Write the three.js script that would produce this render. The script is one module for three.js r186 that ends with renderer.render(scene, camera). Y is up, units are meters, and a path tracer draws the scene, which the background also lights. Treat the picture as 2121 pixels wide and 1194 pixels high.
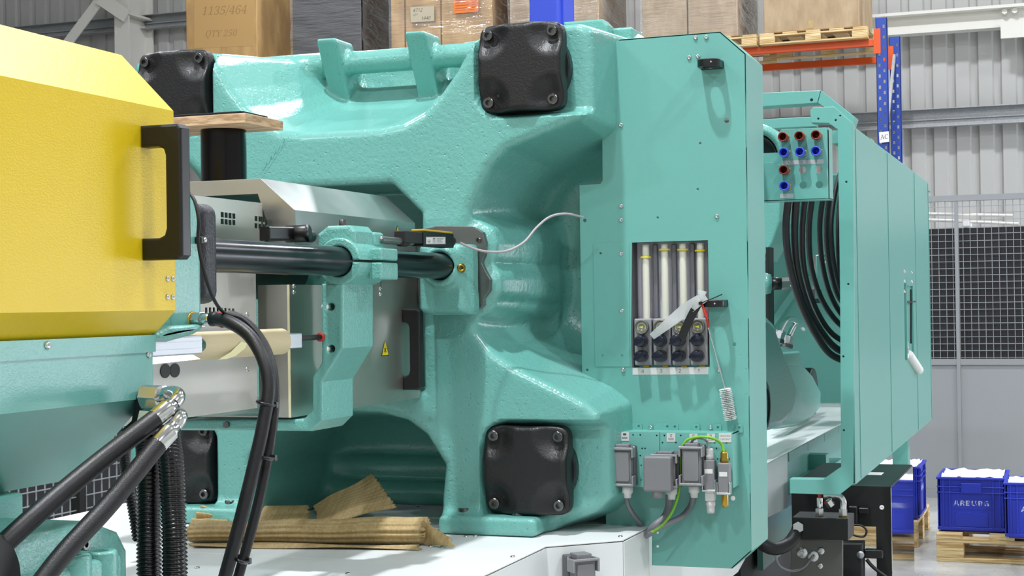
import * as THREE from 'three';
import { RoundedBoxGeometry } from 'three/addons/geometries/RoundedBoxGeometry.js';
import { RectAreaLightUniformsLib } from 'three/addons/lights/RectAreaLightUniformsLib.js';
import { Brush, Evaluator, SUBTRACTION } from 'three-bvh-csg';
import { mergeGeometries } from 'three/addons/utils/BufferGeometryUtils.js';
RectAreaLightUniformsLib.init();

// ---------------------------------------------------------------- camera, exposure
// x runs across the machine, y up, z along the machine axis (towards the injection unit); the tie-bar covers lie in z = 0
const scene = new THREE.Scene();
const camera = new THREE.PerspectiveCamera(21.02, 2121 / 1194, 0.05, 80);
camera.position.set(1.6447, 1.4, 3.3374);
camera.up.set(0.0174, 0.9998, 0.0047);
camera.lookAt(1.6447 - 0.34188, 1.4 + 0.0104, 3.3374 - 0.93969);
const renderer = new THREE.WebGLRenderer({ antialias: true });
renderer.toneMapping = THREE.LinearToneMapping;
renderer.toneMappingExposure = 0.385;
renderer.shadowMap.enabled = true;
scene.background = new THREE.Color(0x202326);

// daylight windows in the right-hand wall: [z from, z to, y from, y to]
const WINDOWS = [[-13.0, -10.9, 0.35, 2.1], [-10.6, -8.5, 0.35, 2.1], [-8.2, -6.1, 0.35, 2.1]];
const WINDOW_LIGHT = 17;
// high-bay lamps under the roof: [x, y, z, side length, radiance]
const LAMPS = [
  [0.15, 7.3, 1.9, 0.19, 9800],
  [-5.2, 7.3, 1.9, 0.45, 900], [5.6, 7.3, 1.9, 0.45, 900],
  [0.2, 7.3, -4.0, 0.45, 900], [-5.2, 7.3, -4.0, 0.45, 900], [5.6, 7.3, -4.0, 0.45, 900],
  [0.2, 7.3, -9.6, 0.45, 900], [-5.2, 7.3, -9.6, 0.45, 700], [5.6, 7.3, -9.6, 0.45, 900],
  [0.2, 7.3, 7.6, 0.45, 1100], [-5.2, 7.3, 7.6, 0.45, 900], [5.6, 7.3, 7.6, 0.45, 1100],
];

// ---------------------------------------------------------------- helpers
const V = (a) => new THREE.Vector3(a[0], a[1], a[2]);
function rng(seed) { let s = seed >>> 0; return () => { s = (s + 0x6D2B79F5) >>> 0; let t = Math.imul(s ^ (s >>> 15), 1 | s); t = (t + Math.imul(t ^ (t >>> 7), 61 | t)) ^ t; return ((t ^ (t >>> 14)) >>> 0) / 4294967296; }; }
const sstep = (a, b, x) => { const t = Math.min(1, Math.max(0, (x - a) / (b - a))); return t * t * (3 - 2 * t); };
const clampN = (x, a, b) => Math.min(b, Math.max(a, x));
function clean(g) {                                     // non-indexed, position + normal + uv in metres by facing
  let q = g.index ? g.toNonIndexed() : g;
  if (!q.attributes.normal) q.computeVertexNormals();
  const p = q.attributes.position, n = p.count, uv = new Float32Array(n * 2);
  for (let i = 0; i < n; i += 3) {
    const ax = p.getX(i), ay = p.getY(i), az = p.getZ(i);
    const ux = p.getX(i + 1) - ax, uy = p.getY(i + 1) - ay, uz = p.getZ(i + 1) - az;
    const vx = p.getX(i + 2) - ax, vy = p.getY(i + 2) - ay, vz = p.getZ(i + 2) - az;
    const nx = Math.abs(uy * vz - uz * vy), ny = Math.abs(uz * vx - ux * vz), nz = Math.abs(ux * vy - uy * vx);
    for (let k = i; k < i + 3; k++) {
      const x = p.getX(k), y = p.getY(k), z = p.getZ(k);
      if (nx > ny && nx > nz) { uv[2 * k] = z; uv[2 * k + 1] = y; } else if (ny > nz) { uv[2 * k] = x; uv[2 * k + 1] = z; } else { uv[2 * k] = x; uv[2 * k + 1] = y; }
    }
  }
  const r = new THREE.BufferGeometry();
  r.setAttribute('position', p); r.setAttribute('normal', q.attributes.normal); r.setAttribute('uv', new THREE.BufferAttribute(uv, 2));
  return r;
}
const used = {};
function numbered(name) { const k = used[name] = (used[name] ?? -1) + 1; return k ? name + '_' + String(k).padStart(3, '0') : name; }
function obj(name, geos, mat, parent) {                 // one named mesh
  const list = (Array.isArray(geos) ? geos : [geos]).map(clean);
  const m = new THREE.Mesh(list.length > 1 ? mergeGeometries(list) : list[0], mat);
  m.name = parent ? name : numbered(name); m.castShadow = m.receiveShadow = true;
  (parent || scene).add(m); return m;
}
function rawMesh(name, geo, mat, parent) { const m = new THREE.Mesh(geo, mat); m.name = parent ? name : numbered(name); m.castShadow = m.receiveShadow = true; (parent || scene).add(m); return m; }
function thing(name, label, category, group) {
  const o = new THREE.Group(); o.name = numbered(name); scene.add(o);
  o.userData = { label, category }; if (group) o.userData.group = group; return o;
}
function structure(name, label) { const o = new THREE.Group(); o.name = name; scene.add(o); o.userData = { kind: 'structure', label, category: name.split('_')[0] }; return o; }
function settle(o) {                                    // move a thing's origin to the middle of its base
  const b = new THREE.Box3().setFromObject(o), c = new THREE.Vector3((b.min.x + b.max.x) / 2, b.min.y, (b.min.z + b.max.z) / 2);
  for (const k of o.children) k.position.sub(c);
  o.position.copy(c); return o;
}
function copyOf(o, dx, dy, dz, label) { const c = o.clone(); c.name = numbered(o.name.replace(/_\d\d\d$/, '')); c.userData = { ...o.userData }; c.position.add(new THREE.Vector3(dx, dy, dz)); if (label) c.userData.label = label; scene.add(c); return c; }
// boxes, prisms, tubes
function box(x0, x1, y0, y1, z0, z1, r = 0) {
  const w = Math.abs(x1 - x0), h = Math.abs(y1 - y0), d = Math.abs(z1 - z0);
  const g = r ? new RoundedBoxGeometry(w, h, d, 2, Math.min(r, w / 2.01, h / 2.01, d / 2.01)) : new THREE.BoxGeometry(w, h, d);
  g.translate((x0 + x1) / 2, (y0 + y1) / 2, (z0 + z1) / 2); return g;
}
function shapeOf(poly, holes) {
  const s = new THREE.Shape(poly.map((p) => new THREE.Vector2(p[0], p[1])));
  for (const h of holes || []) s.holes.push(new THREE.Path(h.map((p) => new THREE.Vector2(p[0], p[1]))));
  return s;
}
function prism(poly, depth, bevel, holes) {
  const b = Math.min(bevel || 0, depth / 2.01);
  const g = new THREE.ExtrudeGeometry(shapeOf(poly, holes), { depth: depth - 2 * b, bevelEnabled: b > 0, bevelThickness: b, bevelSize: b, bevelOffset: -b, bevelSegments: 3, steps: 1, curveSegments: 8 });
  g.translate(0, 0, b); return g;
}
const extZ = (poly, z0, z1, bevel, holes) => prism(poly, z1 - z0, bevel, holes).translate(0, 0, z0);          // [x, y]
const fx = (l) => l.map((p) => [-p[0], p[1]]), fy = (l) => l.map((p) => [p[0], -p[1]]);
const extX = (poly, x0, x1, bevel, holes) => prism(fx(poly), x1 - x0, bevel, holes && holes.map(fx)).rotateY(Math.PI / 2).translate(x0, 0, 0);   // [z, y]
const extY = (poly, y0, y1, bevel, holes) => prism(fy(poly), y1 - y0, bevel, holes && holes.map(fy)).rotateX(-Math.PI / 2).translate(0, y0, 0);  // [x, z]
const ring = (cx, cy, r, n = 20, ry) => Array.from({ length: n }, (_, i) => [cx + r * Math.cos(i / n * 2 * Math.PI), cy + (ry ?? r) * Math.sin(i / n * 2 * Math.PI)]);
function rrect(x0, y0, x1, y1, r, n = 4) {
  const o = []; for (const [cx, cy, a] of [[x1 - r, y1 - r, 0], [x0 + r, y1 - r, 1], [x0 + r, y0 + r, 2], [x1 - r, y0 + r, 3]]) for (let i = 0; i <= n; i++) { const t = (a + i / n) * Math.PI / 2; o.push([cx + r * Math.cos(t), cy + r * Math.sin(t)]); } return o;
}
const csg = new Evaluator(); csg.useGroups = false;
function cut(g, ...tools) { let a = new Brush(clean(g)); a.updateMatrixWorld(); for (const t of tools) { const b = new Brush(clean(t)); b.updateMatrixWorld(); a = csg.evaluate(a, b, SUBTRACTION); } return a.geometry; }   // drill real holes
const drill = (a, b, r, seg = 18) => { const d = V(b).sub(V(a)), L = d.length(); return new THREE.CylinderGeometry(r, r, L, seg).applyQuaternion(new THREE.Quaternion().setFromUnitVectors(new THREE.Vector3(0, 1, 0), d.normalize())).translate((a[0] + b[0]) / 2, (a[1] + b[1]) / 2, (a[2] + b[2]) / 2); };
const QZ = new THREE.Vector3(0, 0, 1), QY = new THREE.Vector3(0, 1, 0);
function lathe(profile, at, dir, seg = 24, squash) {                                  // profile [radius, height] along dir
  const g = new THREE.LatheGeometry(profile.map((p) => new THREE.Vector2(Math.max(p[0], 1e-5), p[1])), seg);
  g.applyQuaternion(new THREE.Quaternion().setFromUnitVectors(QY, V(dir).normalize())); return g.translate(...at);
}
function rod(a, b, r, r2, seg = 20) { const d = V(b).sub(V(a)), L = d.length(), q = r2 ?? r; return lathe([[0, 0], [r, 0], [q, L], [0, L]], a, d.toArray(), seg).toNonIndexed(); }
function flatRod(a, b, r, r2, seg = 20) { const g = rod(a, b, r, r2, seg); g.computeVertexNormals(); return g; }
function bar(a, b, w, t, up = [0, 1, 0]) {                                             // rectangular bar from a to b
  const d = V(b).sub(V(a)), L = d.length(), z = d.normalize(), x = new THREE.Vector3().crossVectors(V(up), z).normalize(), y = new THREE.Vector3().crossVectors(z, x);
  return new THREE.BoxGeometry(w, t, L).applyMatrix4(new THREE.Matrix4().makeBasis(x, y, z).setPosition(V(a).add(V(b)).multiplyScalar(0.5)));
}
function tube(points, r, seg = 60, rad = 12) { return new THREE.TubeGeometry(new THREE.CatmullRomCurve3(points.map(V), false, 'centripetal'), seg, r, rad, false); }
function capped(points, r, seg = 60, rad = 12) { const n = points.length, s = [tube(points, r, seg, rad)]; for (const p of [points[0], points[n - 1]]) s.push(new THREE.SphereGeometry(r, rad, 8).translate(...p)); return s; }
function hexNut(at, dir, r, h) { return flatRod(at, V(at).add(V(dir).normalize().multiplyScalar(h)).toArray(), r, r, 6); }
// sheet-metal return along an edge of a front plate
function edgeReturn(p, q, z, depth, t = 0.003) { const dx = q[0] - p[0], dy = q[1] - p[1], L = Math.hypot(dx, dy), nx = -dy / L * t, ny = dx / L * t; return extZ([p, q, [q[0] + nx, q[1] + ny], [p[0] + nx, p[1] + ny]], z - depth, z, 0); }
// smooth signed-distance bodies, meshed with surface nets
function sdfMesh(f, lo, hi, h) {
  const n = [0, 1, 2].map((k) => Math.ceil((hi[k] - lo[k]) / h) + 1), [nx, ny, nz] = n, S = new Float32Array(nx * ny * nz), id = (i, j, k) => i + nx * (j + ny * k);
  for (let k = 0; k < nz; k++) for (let j = 0; j < ny; j++) for (let i = 0; i < nx; i++) S[id(i, j, k)] = f(lo[0] + i * h, lo[1] + j * h, lo[2] + k * h, i, j);
  const map = new Int32Array(nx * ny * nz).fill(-1), pos = [], nor = [], idx = [];
  for (let k = 0; k < nz - 1; k++) for (let j = 0; j < ny - 1; j++) for (let i = 0; i < nx - 1; i++) {
    let m = 0; const c = [];
    for (let q = 0; q < 8; q++) { const v = S[id(i + (q & 1), j + ((q >> 1) & 1), k + (q >> 2))]; c.push(v); if (v < 0) m |= 1 << q; }
    if (m === 0 || m === 255) continue;
    let x = 0, y = 0, z = 0, e = 0;
    for (let a = 0; a < 8; a++) for (const b of [1, 2, 4]) if (!(a & b) && (c[a] < 0) !== (c[a | b] < 0)) {
      const t = c[a] / (c[a] - c[a | b]);
      x += (a & 1) + (b === 1 ? t : 0); y += ((a >> 1) & 1) + (b === 2 ? t : 0); z += (a >> 2) + (b === 4 ? t : 0); e++;
    }
    map[id(i, j, k)] = pos.length / 3; x /= e; y /= e; z /= e;
    pos.push(lo[0] + (i + x) * h, lo[1] + (j + y) * h, lo[2] + (k + z) * h);
    const L = (a, b, t) => a + (b - a) * t, B = (q) => c[q];
    const gx = L(L(B(1) - B(0), B(3) - B(2), y), L(B(5) - B(4), B(7) - B(6), y), z), gy = L(L(B(2) - B(0), B(3) - B(1), x), L(B(6) - B(4), B(7) - B(5), x), z), gz = L(L(B(4) - B(0), B(5) - B(1), x), L(B(6) - B(2), B(7) - B(3), x), y), g = Math.hypot(gx, gy, gz) || 1;
    nor.push(gx / g, gy / g, gz / g);
  }
  const st = [1, nx, nx * ny];
  for (let k = 1; k < nz - 1; k++) for (let j = 1; j < ny - 1; j++) for (let i = 1; i < nx - 1; i++) {
    const o = id(i, j, k);
    for (let a = 0; a < 3; a++) {
      const s0 = S[o] < 0, s1 = S[o + st[a]] < 0; if (s0 === s1) continue;
      const u = st[(a + 1) % 3], v = st[(a + 2) % 3], q = [map[o], map[o - u], map[o - u - v], map[o - v]];
      if (q.some((w) => w < 0)) continue;
      if (s0) idx.push(q[0], q[1], q[2], q[0], q[2], q[3]); else idx.push(q[0], q[2], q[1], q[0], q[3], q[2]);
    }
  }
  const g = new THREE.BufferGeometry();
  g.setAttribute('position', new THREE.Float32BufferAttribute(pos, 3)); g.setAttribute('normal', new THREE.Float32BufferAttribute(nor, 3)); g.setIndex(idx); return g;
}
const smin = (a, b, k) => { const h = Math.max(k - Math.abs(a - b), 0) / k; return Math.min(a, b) - h * h * k / 4; };
const smax = (a, b, k) => -smin(-a, -b, k);
const sdBox = (x, y, z, hx, hy, hz, r) => { const a = Math.abs(x) - hx + r, b = Math.abs(y) - hy + r, c = Math.abs(z) - hz + r; return Math.hypot(Math.max(a, 0), Math.max(b, 0), Math.max(c, 0)) + Math.min(Math.max(a, b, c), 0) - r; };
function sdPoly(P, x, y) {
  let d = 1e9, s = 1; const n = P.length;
  for (let i = 0, j = n - 1; i < n; j = i++) {
    const ex = P[j][0] - P[i][0], ey = P[j][1] - P[i][1], wx = x - P[i][0], wy = y - P[i][1], t = clampN((wx * ex + wy * ey) / (ex * ex + ey * ey), 0, 1), bx = wx - ex * t, by = wy - ey * t;
    d = Math.min(d, bx * bx + by * by);
    const a = y >= P[i][1], b = y < P[j][1], c = ex * wy > ey * wx; if ((a && b && c) || (!a && !b && !c)) s = -s;
  }
  return s * Math.sqrt(d);
}
const sdCap = (x, y, z, a, b, r) => { const ax = x - a[0], ay = y - a[1], az = z - a[2], bx = b[0] - a[0], by = b[1] - a[1], bz = b[2] - a[2], t = clampN((ax * bx + ay * by + az * bz) / (bx * bx + by * by + bz * bz), 0, 1); return Math.hypot(ax - bx * t, ay - by * t, az - bz * t) - r; };

// ---------------------------------------------------------------- procedural textures
function valueNoise(n, cells, seed, octaves = 1, gain = 0.5, cy = cells) {
  const out = new Float32Array(n * n); let amp = 1, tot = 0;
  for (let o = 0; o < octaves; o++) {
    const cx = cells << o, c2 = cy << o, R = rng(seed + o * 101), L = new Float32Array(cx * c2).map(() => R());
    for (let j = 0; j < n; j++) for (let i = 0; i < n; i++) {
      const u = i / n * cx, v = j / n * c2, i0 = u | 0, j0 = v | 0, i1 = (i0 + 1) % cx, j1 = (j0 + 1) % c2; let a = u - i0, b = v - j0; a = a * a * (3 - 2 * a); b = b * b * (3 - 2 * b);
      out[j * n + i] += amp * ((L[j0 * cx + i0] * (1 - a) + L[j0 * cx + i1] * a) * (1 - b) + (L[j1 * cx + i0] * (1 - a) + L[j1 * cx + i1] * a) * b);
    }
    tot += amp; amp *= gain;
  }
  for (let i = 0; i < out.length; i++) out[i] /= tot; return out;
}
function grey(field, n, size, lo = 0, hi = 1) {                                        // a field as a texture tile of size metres
  const d = new Uint8Array(n * n * 4); for (let i = 0; i < n * n; i++) { const v = clampN((lo + (hi - lo) * field[i]) * 255, 0, 255); d[4 * i] = d[4 * i + 1] = d[4 * i + 2] = v; d[4 * i + 3] = 255; }
  const t = new THREE.DataTexture(d, n, n); t.wrapS = t.wrapT = THREE.RepeatWrapping; t.magFilter = THREE.LinearFilter; t.minFilter = THREE.LinearMipmapLinearFilter; t.generateMipmaps = true;
  t.repeat.set(1 / size, 1 / size); t.needsUpdate = true; return t;
}
function tint(field, n, size, ramp) {                                                  // a field as colour: ramp [[at, css], ...]
  const R = ramp.map(([a, c]) => { const k = new THREE.Color(c); k.convertLinearToSRGB(); return [a, k.r, k.g, k.b]; }), d = new Uint8Array(n * n * 4);
  for (let i = 0; i < n * n; i++) { const v = field[i]; let k = 0; while (k < R.length - 2 && v > R[k + 1][0]) k++; const t = clampN((v - R[k][0]) / (R[k + 1][0] - R[k][0]), 0, 1); for (let c = 0; c < 3; c++) d[4 * i + c] = 255 * (R[k][c + 1] * (1 - t) + R[k + 1][c + 1] * t); d[4 * i + 3] = 255; }
  const t = new THREE.DataTexture(d, n, n); t.wrapS = t.wrapT = THREE.RepeatWrapping; t.magFilter = THREE.LinearFilter; t.minFilter = THREE.LinearMipmapLinearFilter; t.generateMipmaps = true; t.colorSpace = THREE.SRGBColorSpace;
  t.repeat.set(1 / size, 1 / size); t.needsUpdate = true; return t;
}
const N5 = 512;
const fPeel = valueNoise(N5, 48, 3, 3, 0.6), fCoarse = valueNoise(N5, 6, 9, 4, 0.55);
const fCast = (() => { const f = new Float32Array(N5 * N5), R = rng(77); for (let i = 0; i < f.length; i++) f[i] = 0.55 + 0.35 * (fPeel[i] - 0.5) + 0.3 * (fCoarse[i] - 0.5);
  for (let k = 0; k < 420; k++) { const cx = R() * N5, cy = R() * N5, r = 1 + R() * R() * 4, dp = 0.15 + 0.4 * R(); for (let j = -6; j <= 6; j++) for (let i = -6; i <= 6; i++) { const q = Math.hypot(i, j) / r; if (q < 1) f[((cy + j + N5) | 0) % N5 * N5 + ((cx + i + N5) | 0) % N5] -= dp * (1 - q * q); } } return f; })();
const tCast = grey(fCast, N5, 0.34), tPeel = grey(fPeel, N5, 0.16), tPowder = grey(fPeel, N5, 0.06);
const fHammer = (() => { const a = valueNoise(N5, 64, 21, 2, 0.5, 110); return a; })();
const tHammer = grey(fHammer, N5, 0.17);
const tFine = grey(valueNoise(N5, 128, 5, 2), N5, 0.1);
const fBrush = valueNoise(N5, 200, 31, 2, 0.5, 6), fSmudge = valueNoise(N5, 5, 33, 5, 0.6);
const tBrush = grey(fBrush, N5, 0.35), tSmudge = grey(fSmudge, N5, 0.5, 0.15, 0.55), tSmudgeHi = grey(fSmudge, N5, 0.7, 0.35, 0.75);
const tConcrete = tint(valueNoise(N5, 4, 41, 7, 0.62), N5, 2.6, [[0.25, '#8f8f8b'], [0.5, '#a9a9a5'], [0.75, '#bdbdb8']]);
const tCard = tint(valueNoise(N5, 8, 43, 5, 0.6, 3), N5, 1.1, [[0.3, '#a98658'], [0.5, '#b8945f'], [0.7, '#c3a06c']]);
const tCard2 = tint(valueNoise(N5, 8, 44, 5, 0.6, 3), N5, 1.1, [[0.3, '#9c8567'], [0.5, '#aa9374'], [0.7, '#b7a182']]);
const tKraft = tint(valueNoise(N5, 60, 45, 4, 0.6, 8), N5, 0.25, [[0.3, '#a8905f'], [0.5, '#b39b6c'], [0.7, '#bda677']]);
const tWood = tint(valueNoise(N5, 3, 47, 5, 0.6, 60), N5, 0.5, [[0.3, '#b8935c'], [0.5, '#d9bd8a'], [0.7, '#e8d3a6']]);
const tPly = tint(valueNoise(N5, 3, 49, 4, 0.6, 24), N5, 0.12, [[0.3, '#a88563'], [0.5, '#c9ab86'], [0.7, '#d8bd9a']]);
const tGalv = tint(valueNoise(N5, 40, 51, 3, 0.6), N5, 0.5, [[0.2, '#a0a3a5'], [0.5, '#a9acae'], [0.8, '#b2b5b7']]);
const tFilm = grey(valueNoise(N5, 6, 53, 5, 0.65, 40), N5, 0.9);

// ---------------------------------------------------------------- materials
const std = (color, roughness, metalness = 0, extra = {}) => new THREE.MeshPhysicalMaterial({ color, roughness, metalness, ...extra });
const TEAL = '#69aaa0';
const M = {
  cast: std(TEAL, 0.3, 0, { bumpMap: tCast, bumpScale: 0.003, clearcoat: 0.4, clearcoatRoughness: 0.2 }),
  cast2: std(TEAL, 0.32, 0, { bumpMap: tPeel, bumpScale: 0.0011, clearcoat: 0.4, clearcoatRoughness: 0.2 }),
  sheet: std(TEAL, 0.33, 0, { bumpMap: tPowder, bumpScale: 0.00008 }),
  yellow: std('#e0c01c', 0.36, 0, { bumpMap: tHammer, bumpScale: 0.00018, specularIntensity: 0.65 }),
  white: std('#dfe3e2', 0.42, 0, { bumpMap: tPowder, bumpScale: 0.00006 }),
  greySheet: std('#c3c1ba', 0.42, 0, { bumpMap: tPowder, bumpScale: 0.0001 }),
  blackCast: std('#131313', 0.42, 0, { bumpMap: tPeel, bumpScale: 0.0006 }),
  blackPlastic: std('#0e0e0f', 0.36), blackMatt: std('#0c0c0c', 0.55), blackBolt: std('#6c6c6c', 0.26, 1),
  crinkle: std('#201e26', 0.42, 0, { bumpMap: tPeel, bumpScale: 0.0012 }),
  rodBlack: std('#1b2023', 0.62, 0.5, { roughnessMap: tSmudge }),
  steel: std('#b9b7af', 0.7, 0.9, { roughnessMap: tSmudgeHi, bumpMap: tBrush, bumpScale: 0.00002 }),
  hoodSteel: std('#b6b8b6', 0.6, 0.95, { roughnessMap: tSmudgeHi, bumpMap: tBrush, bumpScale: 0.00003 }),
  machined: std('#7d7d7a', 0.35, 0.9, { bumpMap: tBrush, bumpScale: 0.00004 }),
  zinc: std('#cfd2d2', 0.22, 1), chrome: std('#dcdedd', 0.14, 1), brass: std('#c8a046', 0.28, 1), brassDull: std('#a58a3c', 0.4, 1),
  mirror: std('#d8d8d8', 0.06, 1), alu: std('#aeb1b5', 0.42, 0.9),
  rubber: std('#111012', 0.5), rubberGloss: std('#0d0c0e', 0.24), hose: std('#121114', 0.44, 0, { bumpMap: tFine, bumpScale: 0.0002 }),
  connector: std('#77787a', 0.5, 0, { bumpMap: tPowder, bumpScale: 0.00008 }), connectorDark: std('#55565a', 0.5), gland: std('#c4c5c2', 0.5), cable: std('#7f7f85', 0.45), lightCable: std('#a7a1a3', 0.5),
  redPaint: std('#b52a1a', 0.45), brown: std('#7a2c1c', 0.4), bluePlastic: std('#3c55cf', 0.35), blueBox: std('#2336b4', 0.4), bluePost: std('#2f49c4', 0.45), blueRack: std('#27459f', 0.5), orange: std('#d9551a', 0.45),
  green: std('#6fae2a', 0.45), label: std('#d6d6d2', 0.5), white2: std('#f0f0ee', 0.6), whitePaper: std('#f4f4f2', 0.8), yellowPlastic: std('#c9a227', 0.45), yellowPlain: std('#e8cf1a', 0.45),
  wall: std('#b4b4b1', 0.55, 0.0), wallTrim: std('#d9d8d0', 0.55), galv: std('#ffffff', 0.5, 0.5, { map: tGalv }), galvPaint: std('#9a9d9f', 0.5, 0.3), darkPanel: std('#202024', 0.7),
  floor: std('#ffffff', 0.5, 0, { map: tConcrete, roughnessMap: tSmudgeHi }), ceiling: std('#c9c9c5', 0.8),
  card: std('#ffffff', 0.85, 0, { map: tCard }), card2: std('#ffffff', 0.85, 0, { map: tCard2 }), kraft: std('#ffffff', 0.7, 0, { map: tKraft }), wood: std('#ffffff', 0.8, 0, { map: tWood }), ply: std('#ffffff', 0.7, 0, { map: tPly }), paperTube: std('#c2b48e', 0.6),
  film: std('#ffffff', 0.12, 0, { transmission: 0.9, thickness: 0, ior: 1.45, bumpMap: tFilm, bumpScale: 0.012 }),
  blackLoad: std('#1b1b20', 0.5), glass: std('#f4f7e6', 0.03, 0, { transmission: 1, thickness: 0.004, ior: 1.5 }), lens: std('#ffffff', 0.04, 0, { transmission: 1, thickness: 0, ior: 1.45 }),
  bag: std('#f2f4f4', 0.3, 0, { transmission: 0.55, thickness: 0, side: THREE.DoubleSide }), knob: std('#1c2030', 0.18), cream: std('#d8cfa8', 0.5), lamp: new THREE.MeshStandardMaterial({ color: '#ffffff', emissive: '#ffffff', emissiveIntensity: 6 }),
  cageSheet: std('#a3a6a8', 0.42, 0.35), daylight: new THREE.MeshStandardMaterial({ color: '#ffffff', emissive: '#eef4ff', emissiveIntensity: 17 }), nutDark: std('#39403f', 0.35, 0.8),
};
M.hammerTeal = std(TEAL, 0.3, 0, { bumpMap: tHammer, bumpScale: 0.00022 });

// printed matter: drawn on a canvas and applied to a thin plate
function print(w, h, draw) {
  const c = document.createElement('canvas'); c.width = w; c.height = h; draw(c.getContext('2d'), w, h);
  const t = new THREE.CanvasTexture(c); t.colorSpace = THREE.SRGBColorSpace; return std('#ffffff', 0.5, 0, { map: t });
}
function plate(name, corners, mat, parent, lift = 0.0006) {                            // corners: bottom-left, bottom-right, top-right, top-left
  const [a, b, c, d] = corners.map(V), n = new THREE.Vector3().crossVectors(b.clone().sub(a), d.clone().sub(a)).normalize().multiplyScalar(lift);
  const P = [a, b, c, d].map((p) => p.clone().add(n)), g = new THREE.BufferGeometry();
  const q = (i) => P[i].toArray(), k = (i) => [a, b, c, d][i].toArray();
  const pos = [...q(0), ...q(1), ...q(2), ...q(0), ...q(2), ...q(3)], uv = [0, 0, 1, 0, 1, 1, 0, 0, 1, 1, 0, 1];
  for (let i = 0; i < 4; i++) { const j = (i + 1) % 4; pos.push(...k(i), ...k(j), ...q(j), ...k(i), ...q(j), ...q(i)); for (let m = 0; m < 6; m++) uv.push(0.01, 0.01); }
  g.setAttribute('position', new THREE.Float32BufferAttribute(pos, 3)); g.setAttribute('uv', new THREE.Float32BufferAttribute(uv, 2)); g.computeVertexNormals();
  return rawMesh(name, g, mat, parent);
}
// shared fixings
const gScrew = new THREE.LatheGeometry([[0, 0.25], [0.36, 0.25], [0.4, 0.62], [0.75, 0.55], [0.97, 0.3], [1, 0], [1, -0.05]].map((p) => new THREE.Vector2(...p)), 12).rotateX(Math.PI / 2);
const gSocket = new THREE.LatheGeometry([[0, 0.3], [0.5, 0.3], [0.5, 1.05], [0.88, 1.05], [1, 0.93], [1, 0]].map((p) => new THREE.Vector2(...p)), 16).toNonIndexed().rotateX(Math.PI / 2); gSocket.computeVertexNormals();
const gHex = new THREE.CylinderGeometry(1, 1, 0.8, 6).translate(0, 0.4, 0).rotateX(Math.PI / 2);
function fix(geo, name, parent, at, dir, r, mat) { const m = rawMesh(name, geo, mat, parent); m.position.set(...at); m.quaternion.setFromUnitVectors(QZ, V(dir).normalize()); m.scale.setScalar(r); return m; }
const screw = (parent, at, dir, r = 0.006, mat = M.zinc) => fix(gScrew, 'screw', parent, at, dir, r, mat);
const socketBolt = (parent, at, dir, r = 0.012, mat = M.blackBolt) => fix(gSocket, 'bolt', parent, at, dir, r, mat);
const hexBolt = (parent, at, dir, r = 0.01, mat = M.blackBolt) => fix(gHex, 'hex_bolt', parent, at, dir, r, mat);
const FZ = [0, 0, 1], FX = [1, 0, 0], UP = [0, 1, 0];

// lamps
for (const [x, y, z, s, L] of LAMPS) {
  const t = thing('high_bay_lamp', 'square high-bay lamp hanging under the hall roof', 'lamp', 'high-bay lamps under the roof');
  obj('housing', box(x - s / 2 - 0.03, x + s / 2 + 0.03, y + 0.012, y + 0.16, z - s / 2 - 0.03, z + s / 2 + 0.03, 0.02), M.galvPaint, t);
  obj('diffuser', box(x - s / 2, x + s / 2, y, y + 0.012, z - s / 2, z + s / 2), M.lamp, t);
  obj('suspension_rod', rod([x, y + 0.16, z], [x, 8, z], 0.01), M.galvPaint, t);
  const l = new THREE.RectAreaLight('#f6f9ff', L, s, s); l.position.set(x, y - 0.01, z); l.rotation.x = -Math.PI / 2; scene.add(l);
  settle(t);
}

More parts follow.
